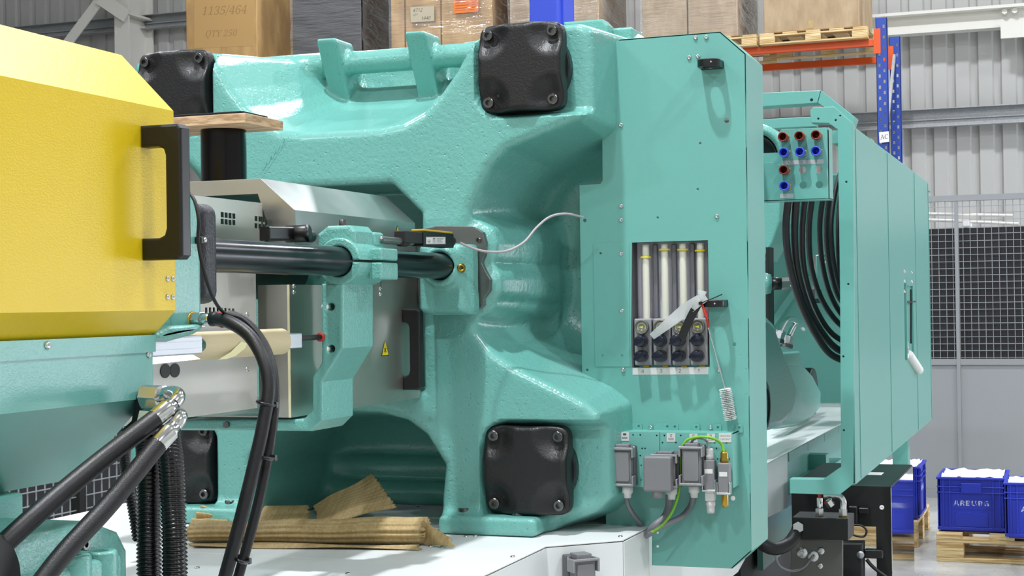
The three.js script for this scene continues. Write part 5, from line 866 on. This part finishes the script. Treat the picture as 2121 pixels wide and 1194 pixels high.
// ================================================================ clamp-side guard and toggle
const GX = 1.05, GZ = -1.1;
{
  const t = thing('side_guard', 'long turquoise sliding guard of folded sheet panels on the right side of the machine', 'machine guard');
  const zs = [GZ, -1.2241, -2.0228, -2.9416, -3.5364], y0 = 0.875, y1 = 1.895;
  const prof = (k) => [[GX - k, y0], [GX, y0], [GX, y1], [GX - 0.05, y1 + 0.04], [GX - 0.05 - k, y1 + 0.04], [GX - k, y1]];
  for (let k = 0; k < 4; k++) { const z0 = zs[k + 1] + 0.004, z1 = zs[k] - 0.002; obj('side_panel', extZ([[GX - 0.02, y0 + 0.0], [GX, y0 + 0.004], [GX, y1], [GX - 0.045, y1 + 0.038], [GX - 0.07, y1 + 0.038], [GX - 0.07, y1 + 0.035], [GX - 0.047, y1 + 0.035], [GX - 0.003, y1 - 0.001], [GX - 0.003, y0 + 0.006], [GX - 0.02, y0 + 0.004]], z0, z1, 0.0006), M.sheet, t);
    obj('fold_rib', box(GX, GX + 0.002, y0 + 0.01, y1 - 0.005, z0, z0 + 0.012, 0.0008), M.sheet, t); }
  const fr = [[0.9397,1.9382],[0.9494,1.9472],[1.0077,1.9452],[1.058,1.8961],[1.0555,1.4271],[1.0436,0.8802],[1.0041,0.8479],[0.864,0.8481],[0.8647,0.8894],[0.9589,0.8903],[1.0095,0.9269],[1.0152,1.4278],[1.0161,1.8806],[0.9907,1.8997],[0.9419,1.9037]];
  obj('front_frame', extZ(fr, GZ - 0.05, GZ, 0.0015, [[0.9625,1.9136],[1.0219,1.8257],[1.0203,1.7316],[1.0378,1.7309],[1.0209,1.4427],[1.0383,1.4424],[1.0215,1.2385],[1.0193,1.0304],[1.0235,1.9184],[1.0111,1.9068]].map((p) => ring(p[0], p[1], 0.003, 8))), M.sheet, t);
  const sl = [[1.05,1.4466,-2.4746],[1.05,1.4483,-2.7553],[1.05,1.1739,-2.7075],[1.05,1.1843,-2.4311]];
  for (const zz of [sl[1][2] + 0.02, sl[0][2] - 0.02]) obj('slot_lip', box(GX, GX + 0.008, sl[2][1], sl[0][1], zz - 0.004, zz + 0.004, 0.001), M.sheet, t); obj('slot_lip', box(GX, GX + 0.008, sl[0][1], sl[0][1] + 0.008, sl[1][2] + 0.02, sl[0][2] - 0.02, 0.001), M.sheet, t);
  for (const p of [[1.05,1.4998,-2.5002],[1.05,1.5,-2.7643],[1.05,1.4626,-2.4941],[1.05,1.4631,-2.7578],[1.05,1.4255,-2.4879],[1.05,1.3018,-2.5011]]) screw(t, p, FX, 0.008);
  obj('support_leg', box(GX - 0.12, GX - 0.06, 0, y0 - 0.05, -3.2, -3.1), M.sheet, t);
  settle(t);
  const b = thing('bottle_brush', 'small white bottle brush poking from the slot of the side guard', 'brush'), a = [1.055,1.1922,-2.5531], e = [1.09,1.1369,-2.5948];
  obj('wire', rod([1.054,1.2407,-2.5367], a, 0.002), M.zinc, b); obj('bristles', lathe(Array.from({ length: 33 }, (_, i) => [i === 0 || i === 32 ? 0 : i % 2 ? 0.018 : 0.0125, V(a).distanceTo(V([1.06,1.118,-2.8951])) * i / 32]), a, V([1.06,1.118,-2.8951]).sub(V(a)).toArray(), 18), M.white2, b); obj('mount', box(GX + 0.001, GX + 0.006, a[1] - 0.012, a[1] + 0.004, a[2] - 0.03, a[2] + 0.05), M.white2, b); settle(b);
  const h = thing('cable_tie', 'black cable tie crossing the slot of the side guard', 'cable tie'); obj('strap', [bar([1.055,1.3848,-2.4996], [1.055,1.3872,-2.8422], 0.004, 0.006)], M.blackPlastic, h); obj('tail', bar([1.055,1.4332,-2.6834], [1.055,1.2304,-2.6482], 0.006, 0.004), M.blackPlastic, h); settle(h);
}
{
  const t = thing('roof_frame', 'turquoise folded roof frame above the toggle area', 'machine frame');
  obj('top_beam', extZ([[0.6506,2.0849],[0.8719,2.081],[0.8603,2.0408],[0.6499,2.0387]], -1.83, -1.75, 0.002, [[0.8417,2.0513]].map((p) => ring(p[0], p[1], 0.005, 8))), M.sheet, t);
  obj('diagonal', extZ([[0.8734,2.0809],[0.9816,1.9869],[0.9719,1.9578],[0.8619,2.0407]], -1.83, -1.75, 0.002), M.sheet, t);
  obj('lower_beam', extZ([[0.7079,1.9621],[0.9015,1.9619],[0.9009,1.9308],[0.7074,1.9321]], -1.5, -1.45, 0.002), M.sheet, t);
  const g = [0.9784,1.9762,-1.75]; obj('post', box(1.0, 1.03, 0.875, g[1] - 0.06, -1.83, -1.75), M.sheet, t); obj('link_bar', box(0.95, 0.98, g[1] - 0.1, g[1] - 0.06, -1.75, -1.45), M.sheet, t);
  settle(t);
}
// compressed-air and water manifold
{
  const z = -0.75, t = thing('fitting_panel', 'turquoise plate with brown and blue hose fittings numbered one to four', 'fitting panel');
  const H = [[0.9726,1.7411],[1.0153,1.7405],[0.9732,1.7006],[1.0159,1.7001]];
  obj('plate', extZ([[0.9108,1.8393],[0.9187,1.8504],[1.0371,1.8492],[1.0433,1.8413],[1.0427,1.6625],[0.8631,1.6615],[0.8648,1.7637],[0.8943,1.7649],[0.9006,1.7583],[0.9133,1.7577],[0.9173,1.769]], z - 0.003, z, 0.0008, H.map((p) => ring(p[0], p[1], 0.0095, 16))), M.sheet, t);
  const tl = [[1.0371,1.8492],[1.0427,1.6625],[0.8631,1.6615]]; obj('side_return', extX([[z - 0.06, tl[1][1]], [z, tl[1][1]], [z, tl[0][1]], [z - 0.06, tl[0][1]]], tl[1][0] - 0.003, tl[1][0], 0), M.sheet, t); obj('bottom_return', box(tl[2][0], tl[1][0], tl[2][1], tl[2][1] + 0.003, z - 0.06, z), M.sheet, t);
  obj('strut', box(0.82, 0.845, 1.93, 1.96, z - 0.015, -0.3), M.sheet, t); obj('hanger', box(0.82, 0.85, 1.74, 1.93, z - 0.015, z - 0.003), M.sheet, t); obj('hanger_foot', box(0.82, 0.95, 1.76, 1.79, z - 0.015, z - 0.003), M.sheet, t);
  for (const [l, m, n] of [[[[0.9285,1.827],[0.9715,1.8273],[1.0143,1.8277],[0.9296,1.7404]], M.brown, 'brown_fitting'], [[[0.9303,1.7862],[0.9721,1.7855],[1.0136,1.786],[0.9301,1.6985]], M.bluePlastic, 'blue_fitting']]) for (const p of l) {
    const q = obj(n, lathe([[0, 0.005], [0.009, 0.005], [0.009, 0.034], [0.0118, 0.035], [0.0128, 0.032], [0.0128, 0.016], [0.0115, 0.012], [0.0115, 0]].reverse(), [p[0], p[1], z + 0.004], FZ, 20), m, t);
    obj('brass_collar', lathe([[0, 0], [0.0125, 0], [0.0125, 0.004], [0, 0.004]], [p[0] + 0.001, p[1], z], FZ, 6), M.brass, q); }
  const strip = (q, list) => plate('number_label', q, print(512, 64, (g, w, h) => { g.fillStyle = '#b9bcba'; g.fillRect(0, 0, w, h); g.fillStyle = '#333'; g.font = '46px sans-serif'; for (const [s, x] of list) g.fillText(s, w * x, 48); }), t, 0.0006);
  strip([[0.9209,1.7561,-0.75],[1.0281,1.7551,-0.75],[1.0283,1.7664,-0.75],[0.9211,1.7675,-0.75]], [['1', 0.12], ['2', 0.45], ['3', 0.8]]); strip([[0.9131,1.6686,-0.75],[0.9487,1.6686,-0.75],[0.9488,1.68,-0.75],[0.9133,1.6801,-0.75]], [['4', 0.44]]);
  settle(t);
}
// black hoses hanging from the manifold
{
  const paths = [
    ['thickest black hose at the near side of the hanging bundle', [[0.8903,1.6932,-1.0141],[0.8724,1.6078,-1.0617],[0.8697,1.5133,-1.115],[0.8866,1.4024,-1.1756],[0.9203,1.3028,-1.2421],[0.9569,1.2367,-1.3094],[1.0047,1.2108,-1.3483]], 12],
    ['black hose second in the bundle under the fitting panel', [[0.9106,1.6928,-1.0215],[0.8919,1.5947,-1.0902],[0.8875,1.4859,-1.1537],[0.9059,1.3738,-1.2255],[0.9364,1.2956,-1.3013],[0.9648,1.2538,-1.3546],[0.9996,1.2338,-1.3888]], 12],
    ['black hose crossing the middle of the bundle', [[0.9286,1.6945,-1.0599],[0.9092,1.5952,-1.1178],[0.9026,1.486,-1.1804],[0.921,1.3733,-1.2629],[0.955,1.3006,-1.3293],[1.0001,1.2627,-1.3887]], 9.5],
    ['black hose bent around the chrome elbow', [[0.9492,1.701,-1.0673],[0.9243,1.6097,-1.1444],[0.9164,1.5003,-1.2172],[0.9329,1.4014,-1.2988],[0.9673,1.3313,-1.376],[1.0021,1.2979,-1.4316]], 9.5],
    ['black hose hanging straight beside the frame post', [[0.9728,1.6951,-1.0973],[0.9499,1.6102,-1.175],[0.9435,1.5005,-1.259],[0.9569,1.4082,-1.3288],[0.9851,1.3423,-1.4036],[1.0093,1.3197,-1.4339]], 9],
    ['black hose close to the frame post', [[0.9865,1.6962,-1.1235],[0.9619,1.5977,-1.2221],[0.9586,1.4868,-1.3072],[0.9724,1.4006,-1.3983],[1.0005,1.3634,-1.4515]], 9],
    ['grey-black hose running up behind the fitting panel', [[0.9809,1.8283,-1.4712],[0.9585,1.7233,-1.4323],[0.9487,1.62,-1.4086],[0.9574,1.4884,-1.4132],[0.9827,1.371,-1.445]], 8],
    ['black hose rising behind the frame post', [[0.9879,1.8326,-1.5269],[0.9665,1.7272,-1.499],[0.959,1.6077,-1.4763],[0.9662,1.4596,-1.4699],[0.9882,1.3706,-1.4896]], 8]];
  for (const [lb, p, w] of paths) { const t = thing('rubber_hose', lb, 'hose', 'hoses under the fitting panel'); obj('hose', tube(p, w * 0.62 * 4.5 / 3219, 60, 14), M.hose, t); settle(t); }
}
// toggle links
{
  const t = thing('toggle_link', 'large turquoise cast toggle link with black pin cap beside the panel edge', 'toggle link');
  obj('link', extX([[-1.7236,1.373],[-1.908,1.352],[-2.0221,1.329],[-2.1367,1.2592],[-2.3621,1.1383],[-2.4608,1.0799],[-2.4657,1.0221],[-2.3563,0.9727],[-2.1269,0.9487],[-1.8557,0.9559],[-1.6098,0.9763]], 0.585, 0.66, 0.03), M.cast2, t);
  const c = [0.66,1.0525,-1.8384]; obj('pin_ring', lathe([[0, 0], [0.085, 0], [0.085, 0.008], [0.078, 0.012], [0.06, 0.012], [0.06, 0.004], [0, 0.004]], [0.66, c[1], c[2] + 0.06], FX, 36), M.blackPlastic, t); obj('pin_face', lathe([[0, 0], [0.06, 0], [0.058, 0.004], [0, 0.004]], [0.664, c[1], c[2] + 0.06], FX, 32), M.machined, t); settle(t);
  const u = thing('toggle_link', 'turquoise cast link with squared neck behind the first link', 'toggle link');
  obj('link', extX([[-2.5888,1.0909],[-2.6172,1.1783],[-2.7233,1.1969],[-3.1045,1.1879],[-3.1355,1.1388],[-3.4166,1.0732],[-3.6362,0.9896],[-3.6146,0.9181],[-3.3714,0.8891],[-2.981,0.8868],[-2.572,0.9081]], 0.535, 0.565, 0.012), M.cast2, u);
  obj('neck', extX([[-2.7396,1.1435],[-2.7442,1.1924],[-3.0925,1.1863],[-3.0988,1.1303]], 0.5, 0.566, 0.006), M.cast2, u); settle(u);
  const w = thing('toggle_drum', 'turquoise drum with a thick black ring behind the toggle links', 'drum'), d = [0.53,0.9876,-3.6682], rr = d[1] - 0.88;
  obj('ring', lathe([[0, 0], [rr - 0.005, 0], [rr, 0.01], [rr, 0.06], [rr - 0.005, 0.07], [0, 0.07]], [0.46, d[1], d[2]], FX, 48), M.blackPlastic, w); obj('drum', lathe([[0, 0], [rr - 0.015, 0], [rr - 0.015, 0.3], [0, 0.3]], [0.16, d[1], d[2] - 0.1], FX, 48), M.cast2, w); obj('pedestal', box(0.05, 0.36, 0.876, d[1] - 0.05, d[2] - 0.1, d[2] + 0.05, 0.01), M.cast2, w); settle(w);
  const e = thing('clamp_wall', 'turquoise back wall with diagonal ribs inside the clamp unit', 'machine frame');
  obj('wall', box(-0.7, 0.9, 0.876, 1.925, -4.62, -4.6), M.sheet, e); obj('roof_sheet', box(-0.7, 0.97, 1.925, 1.93, -4.62, -3.3), M.sheet, e); obj('roof_post', box(-0.7, -0.66, 0.876, 1.925, -3.4, -3.36), M.sheet, e);
  for (const q of [[[0.1302,1.6547],[0.3074,1.8964],[0.3514,1.8948],[0.1291,1.5853]], [[0.1232,1.2335],[0.338,1.5266],[0.3745,1.5209],[0.1222,1.1691]]]) obj('rib', extZ(q, -4.6, -4.54, 0.003), M.sheet, e);
  obj('upper_block', extZ([[0.5532,1.7812],[0.6214,1.7787],[0.6163,1.6896],[0.5864,1.61],[0.5494,1.5483]], -2.7, -2.4, 0.01), M.cast2, e);
  obj('black_rail', extZ([[0.5988,1.5913],[0.6092,1.591],[0.605,1.1284],[0.5929,1.1284]], -2.3, -2.2, 0.002), M.blackMatt, e);
  settle(e);
  const r = thing('round_housing', 'turquoise rounded casting with a black glass-like ring above the fitting panel', 'housing'), rc = [0.8023,1.7975,-1];
  obj('casting', lathe([[0.02, 0], [0.098, 0], [0.098, 0.08], [0.09, 0.092], [0.07, 0.092], [0.07, 0.05], [0.02, 0.05]], [rc[0], rc[1], -1.05], FZ, 48), M.cast2, r); obj('black_ring', lathe([[0, 0.03], [0.055, 0.03], [0.055, 0.05], [0.071, 0.05], [0.071, 0]].reverse(), [rc[0], rc[1], -1.02], FZ, 40), M.blackPlastic, r); obj('arm', box(rc[0] - 0.2, rc[0], rc[1] - 0.05, rc[1] + 0.05, -1.05, -1.0, 0.01), M.cast2, r); settle(r);
}
function elbowFitting(label, pts, r, dirNut, nutAt) { const t = thing('pipe_elbow', label, 'pipe fitting', 'chrome pipe fittings'); obj('pipe', tube(pts, r, 30, 14), M.chrome, t); obj('nut', hexNut(nutAt, dirNut, r * 1.7, r * 2.4), M.zinc, t); obj('base_nut', hexNut(V(nutAt).addScaledVector(V(dirNut), r * 2.4).toArray(), dirNut, r * 1.9, r * 1.2), M.blackBolt, t); settle(t); }
elbowFitting('chrome pipe elbow above the toggle link, nearer nut', [...[[0.5,1.2669,-2.9851],[0.5,1.3079,-3.1223],[0.5,1.3176,-3.2859],[0.5,1.3034,-3.4054]]], 0.014, [-0.2, -0.95, 0.2], [0.5,1.2743,-3.0076]);
elbowFitting('chrome pipe elbow beside its twin, with the nut lower', [...[[0.5,1.2416,-3.208],[0.5,1.2798,-3.3301],[0.5,1.2938,-3.479],[0.5,1.2749,-3.5789]]], 0.014, [-0.2, -0.95, 0.2], [0.5,1.2476,-3.2086]);
elbowFitting('chrome elbow half hidden by the hanging hoses', [[0.8066,1.4348,-1.9974],[0.8139,1.5006,-1.9994],[0.8115,1.5418,-1.9981],[0.8276,1.5745,-2.0035],[0.8333,1.5497,-2.0059],[0.7365,1.56,-2.7155],[0.6232,1.5706,-3.5255]], 0.013, [0, -1, 0], [0.8066,1.4348,-1.9974]);
{ const t = thing('hose_coupling', 'black and chrome hydraulic coupling pointing at the hanging hoses', 'coupling'); const a = [0.71,1.453,-1.5364], b = [0.7357,1.4526,-1.5458], c = [0.7672,1.4521,-1.5572], d = [0.7901,1.4533,-1.5656]; obj('boss', rod(a, b, 0.038, 0.03), M.cast2, t); obj('black_sleeve', rod(b, c, 0.02), M.blackPlastic, t); obj('nut', flatRod(c, d, 0.019, 0.019, 6), M.zinc, t); obj('tip', rod(d, [0.8101,1.4529,-1.5728], 0.012), M.chrome, t); settle(t); }
// ---------------------------------------------------------------- drive unit under the guard
{
  const t = thing('valve_block', 'black hydraulic valve block with chrome fittings under the guard', 'valve block'), z = -1.6;
  const p = [[0.784,0.7113],[0.9576,0.7124],[0.9565,0.643],[0.7828,0.6394]]; obj('block', extZ(p, z - 0.14, z, 0.004), M.blackMatt, t);
  const bx = (name, q, z0, z1, m, bv = 0.003) => obj(name, extZ(q, z0, z1, bv), m, t);
  for (const q of [[0.8616,0.7199],[0.9354,0.7208]]) { obj('nut', hexNut([q[0], q[1] - 0.008, z - 0.05], UP, 0.014, 0.022), M.zinc, t); obj('brass_base', hexNut([q[0], q[1] - 0.014, z - 0.05], UP, 0.0155, 0.008), M.brassDull, t); }
  const u = [[0.862,0.7381],[0.9357,0.7405]]; obj('riser', rod([u[0][0], u[0][1] - 0.006, z - 0.05], [u[0][0], u[0][1] + 0.03, z - 0.05], 0.009), M.chrome, t); obj('elbow', tube([[u[1][0], u[1][1] - 0.006, z - 0.05], [u[1][0], u[1][1] + 0.02, z - 0.05], [u[1][0] - 0.01, u[1][1] + 0.034, z - 0.05], [u[1][0] - 0.06, u[1][1] + 0.036, z - 0.05]], 0.01, 24, 12), M.chrome, t); obj('red_sleeve', rod([u[0][0], u[0][1] + 0.03, z - 0.05], [u[0][0], u[0][1] + 0.06, z - 0.05], 0.005), M.redPaint, t);
  const n = [0.9028,0.7485,-1.6]; obj('angled_fitting', hexNut([n[0], n[1], z - 0.02], [-0.5, 0.8, 0.3], 0.014, 0.02), M.chrome, t);
  const w = [0.8033,0.6814,-1.6]; obj('port_nut', hexNut([w[0], w[1], z], FZ, 0.018, 0.014), M.zinc, t);
  settle(t);
  const g = thing('pump_plate', 'grey steel mounting plate with washers behind the hoses', 'plate'); const gp = [[0.7556,0.6207],[0.9214,0.6239],[0.9167,0.3466],[0.7508,0.3372]];
  obj('plate', extZ(gp, -1.74, -1.72, 0.002), std('#6b6b67', 0.5, 0.4), g); for (const [q, r] of [[[0.7924,0.5799,-1.72], 0.017], [[0.828,0.5704,-1.72], 0.017], [[0.8531,0.5886,-1.72], 0.011], [[0.8492,0.5402,-1.72], 0.009]]) { const ws = obj('washer', lathe([[r * 0.4, 0], [r, 0], [r, 0.003], [r * 0.4, 0.003]], q, FZ, 24), M.zinc, g); socketBolt(ws, q, FZ, r * 0.4, M.zinc); } obj('foot', box(gp[0][0], gp[1][0], 0, gp[2][1], -1.8, -1.72), M.blackMatt, g); settle(g);
  const h = thing('rubber_hose', 'thick black hydraulic hose looping under the panel to the valve block', 'hose'); obj('hose', tube([[0.7982,0.677,-1.6303],[0.7928,0.6571,-1.5966],[0.7729,0.63,-1.5684],[0.7377,0.6186,-1.5345],[0.7052,0.6312,-1.5225],[0.6703,0.656,-1.5308]], 0.0205, 50, 16), M.hose, h); obj('red_mark', tube([[0.8014,0.6815,-1.6208],[0.7979,0.6684,-1.6037]], 0.021, 6, 16), std('#5a1f18', 0.5), h); settle(h);
  const h2 = thing('grey_cable', 'thin grey cable drooping in front of the grey plate', 'cable'); obj('sheath', tube([[0.7258,0.5889,-1.6049],[0.7368,0.5549,-1.6093],[0.7705,0.5324,-1.6431],[0.8053,0.5424,-1.6663],[0.8273,0.5712,-1.6953]], 0.004, 40, 8), M.cable, h2); settle(h2);
  const m = thing('servo_motor', 'black servo motor with cable plugs beside the grey plate', 'motor'); const mb = [[0.8956,0.5946],[0.9667,0.5973],[0.9619,0.3132],[0.8908,0.3091]];
  obj('body', extZ(mb, -1.93, -1.85, 0.006), M.blackMatt, m); obj('plug', [box(0.9659, 1.0255, 0.5405, 0.5692, -1.94, -1.9, 0.004)], M.blackPlastic, m); const kk = [0.9615,0.5603,-1.85]; obj('knob', lathe([[0, 0], [0.012, 0], [0.012, 0.008], [0, 0.008]], [kk[0], kk[1], -1.85], FZ, 20), M.alu, m);
  obj('upper_plug', [box(0.9161, 0.9461, 0.6551, 0.7111, -2.0, -1.9, 0.004), box(0.9463, 0.9809, 0.6849, 0.7041, -1.97, -1.92, 0.003)], M.blackPlastic, m);
  obj('cable', tube([[0.9735,0.537,-1.9],[0.9889,0.5185,-1.9],[1.012,0.4989,-1.9],[1.0428,0.4765,-1.9]], 0.006, 20, 8), M.rubber, m); obj('loop', tube([[0.9225,0.621,-1.88],[0.9696,0.6163,-1.88],[0.9777,0.6357,-1.88],[0.9623,0.651,-1.88],[0.9309,0.6531,-1.88]], 0.0035, 30, 8), M.rubber, m); obj('base', box(mb[0][0], mb[1][0], 0, mb[2][1], -1.93, -1.86), M.blackMatt, m); settle(m);
}
{
  const t = thing('drive_stand', 'black steel stand with a mirror-polished side panel under the guard', 'stand'), z = -1.9506, zb = -2.6673, yt = 0.774, x1 = 1.05;
  const Q = [x1 - 0.42, x1 - 0.045, x1], top = yt;
  obj('top_sheet', box(0.72, x1, top - 0.004, top, zb, z), M.blackPlastic, t);
  obj('front_frame', extZ([[0.72, 0], [0.76, 0], [0.76, top - 0.135], [x1 - 0.05, top - 0.135], [x1 - 0.05, 0], [x1, 0], [x1, top - 0.004], [0.72, top - 0.004]], z - 0.01, z, 0.001), M.blackMatt, t);
  obj('polished_side', box(x1, x1 + 0.002, 0.01, top - 0.004, zb, z, 0), M.mirror, t);
  obj('label', box(x1 - 0.14, x1 - 0.07, top, top + 0.0008, (z + zb) / 2 - 0.06, (z + zb) / 2 + 0.02), M.label, t);
  screw(t, [x1 - 0.03, top - 0.07, z], FZ, 0.008, M.white2); settle(t);
}

// ================================================================ torn packing cardboard lying on the bed
function ridgedSheet(A, B, C, D, amp, waves, th, seed, nu = 12, nv = 90) {     // A-B long edge, D-C opposite; ridges run along A-B
  const R = rng(seed), a = V(A), b = V(B), c = V(C), d = V(D), n = new THREE.Vector3().crossVectors(b.clone().sub(a), d.clone().sub(a)).normalize(), pos = [], idx = [], jag = Array.from({ length: nv + 1 }, () => R()), W = nu + 1;
  for (const side of [1, -1]) for (let j = 0; j <= nv; j++) for (let i = 0; i <= nu; i++) {
    let u = i / nu; const v = j / nv; if (i === 0) u += 0.03 * jag[j]; if (i === nu) u -= 0.03 * jag[nv - j];
    const p = a.clone().lerp(b, u).lerp(d.clone().lerp(c, u), v).addScaledVector(n, amp * Math.abs(Math.sin(v * waves * Math.PI)) + 0.002 * Math.sin(u * 9 + v * 3 + seed) + side * th / 2); pos.push(p.x, p.y, p.z);
  }
  const o = W * (nv + 1); for (let j = 0; j < nv; j++) for (let i = 0; i < nu; i++) { const k = j * W + i; idx.push(k, k + 1, k + W + 1, k, k + W + 1, k + W, o + k, o + k + W + 1, o + k + 1, o + k, o + k + W, o + k + W + 1); }
  const rim = []; for (let i = 0; i < nu; i++) rim.push(i); for (let j = 0; j < nv; j++) rim.push(j * W + nu); for (let i = nu; i > 0; i--) rim.push(nv * W + i); for (let j = nv; j > 0; j--) rim.push(j * W);
  for (let k = 0; k < rim.length; k++) { const p = rim[k], q = rim[(k + 1) % rim.length]; idx.push(p, o + p, o + q, p, o + q, q); }
  const g = new THREE.BufferGeometry(); g.setAttribute('position', new THREE.Float32BufferAttribute(pos, 3)); g.setIndex(idx); g.computeVertexNormals(); return g;
}
{
  const y = 0.876;
  const t = thing('cardboard_roll', 'long flattened roll of ridged brown cardboard lying on the white bed', 'cardboard');
  const a = [-0.2306,0.876,0.3309], b = [0.2964,0.876,0.2224], n = 60, rad = 72, pos = [], idx = [], R = rng(4), ax = V(a), bx = V(b);
  const dir = bx.clone().sub(ax).normalize(), sd = new THREE.Vector3(-dir.z, 0, dir.x).multiplyScalar(dir.x > 0 ? -1 : 1);
  for (let i = 0; i <= n; i++) { const p = ax.clone().lerp(bx, i / n), hh = 0.021 + 0.008 * i / n + 0.0008 * Math.sin(i * 0.3), ww = 0.04; for (let k = 0; k < rad; k++) { const q = k / rad * 2 * Math.PI, rr = 1 + 0.17 * (Math.abs(Math.sin(k * Math.PI / 6 + 0.25 * Math.sin(i * 0.13))) - 0.6) + 0.04 * (R() - 0.5) * (i === n || i === 0 ? 1 : 0.15), pt = p.clone().addScaledVector(sd, ww * Math.cos(q) * rr + 0.035); pos.push(pt.x + (i === n ? 0.012 * (R() - 0.5) : 0), y + hh * (1.0 + Math.sin(q) * rr) - 0.001 * (Math.sin(q) < 0 ? -1 : 0), pt.z); } }
  for (let i = 0; i < n; i++) for (let k = 0; k < rad; k++) { const p = i * rad + k, q = i * rad + (k + 1) % rad; idx.push(p, q, q + rad, p, q + rad, p + rad); }
  for (const e of [0, n]) { const c = pos.length / 3; let m = [0, 0, 0]; for (let k = 0; k < rad; k++) for (let q = 0; q < 3; q++) m[q] += pos[(e * rad + k) * 3 + q] / rad; pos.push(...m); for (let k = 0; k < rad; k++) { const p = e * rad + k, q = e * rad + (k + 1) % rad; e ? idx.push(c, p, q) : idx.push(c, q, p); } }
  const g = new THREE.BufferGeometry(); g.setAttribute('position', new THREE.Float32BufferAttribute(pos, 3)); g.setIndex(idx); g.computeVertexNormals(); obj('roll', g, M.kraft, t);
  const fl = [[-0.1993,0.878,0.3714],[0.3164,0.878,0.2714],[0.2975,0.878,0.2354],[-0.2279,0.878,0.3293]]; obj('loose_sheet', ridgedSheet(fl[0], fl[1], fl[2], fl[3], 0.002, 3, 0.002, 8, 30, 12), M.kraft, t);
  settle(t);
  const p = thing('paper_tail', 'smooth torn brown paper tail beside the cardboard roll on the bed', 'paper'); const c0 = [0.2592,0.876,0.1468], c1 = [0.3671,0.876,0.204];
  obj('paper', ridgedSheet([0.2895,0.8775,0.2064], [0.3834,0.881,0.2468], [0.3665,0.8932,0.2212], [0.2864,0.9233,0.1868], 0.006, 1, 0.0015, 3, 12, 16), M.kraft, p); settle(p);
  const l = thing('cardboard_piece', 'stiff ridged cardboard piece leaning up inside the platen opening', 'cardboard');
  obj('sheet', ridgedSheet([-0.0909,0.8724,-0.04], [0.1169,0.9231,-0.04], [-0.0015,0.983,-0.16], [-0.1681,0.8991,-0.16], 0.004, 11, 0.003, 2, 16, 110), M.kraft, l); settle(l);
  const k = thing('cardboard_scrap', 'crumpled torn brown cardboard scrap at the left end of the roll', 'cardboard');
  obj('flat_sheet', ridgedSheet([-0.3831,0.8683,0.02], [-0.1116,0.8774,-0.05], [-0.1476,0.911,-0.1], [-0.3606,0.9113,0], 0.003, 2, 0.003, 6, 30, 30), M.kraft, k);
  obj('crumple', ridgedSheet([-0.3855,0.8714,0.06], [-0.2865,0.8744,0.04], [-0.3311,0.8885,0], [-0.3688,0.9159,0.02], 0.02, 3, 0.003, 9, 24, 30), M.kraft, k); settle(k);
}

{ const t = thing('red_wedge', 'small red wedge lying on the floor by the cage foot', 'wedge'), p = [0.5982,0,-7.9373]; obj('wedge', extZ([[p[0] - 0.04, 0], [p[0] + 0.045, 0], [p[0] + 0.045, 0.02], [p[0] + 0.02, 0.035], [p[0] - 0.02, 0.035]], p[2] - 0.06, p[2], 0.004), M.redPaint, t); obj('base_strip', box(p[0] - 0.045, p[0] + 0.05, 0, 0.004, p[2] - 0.065, p[2] + 0.004), M.blackMatt, t); settle(t); }
renderer.render(scene, camera);
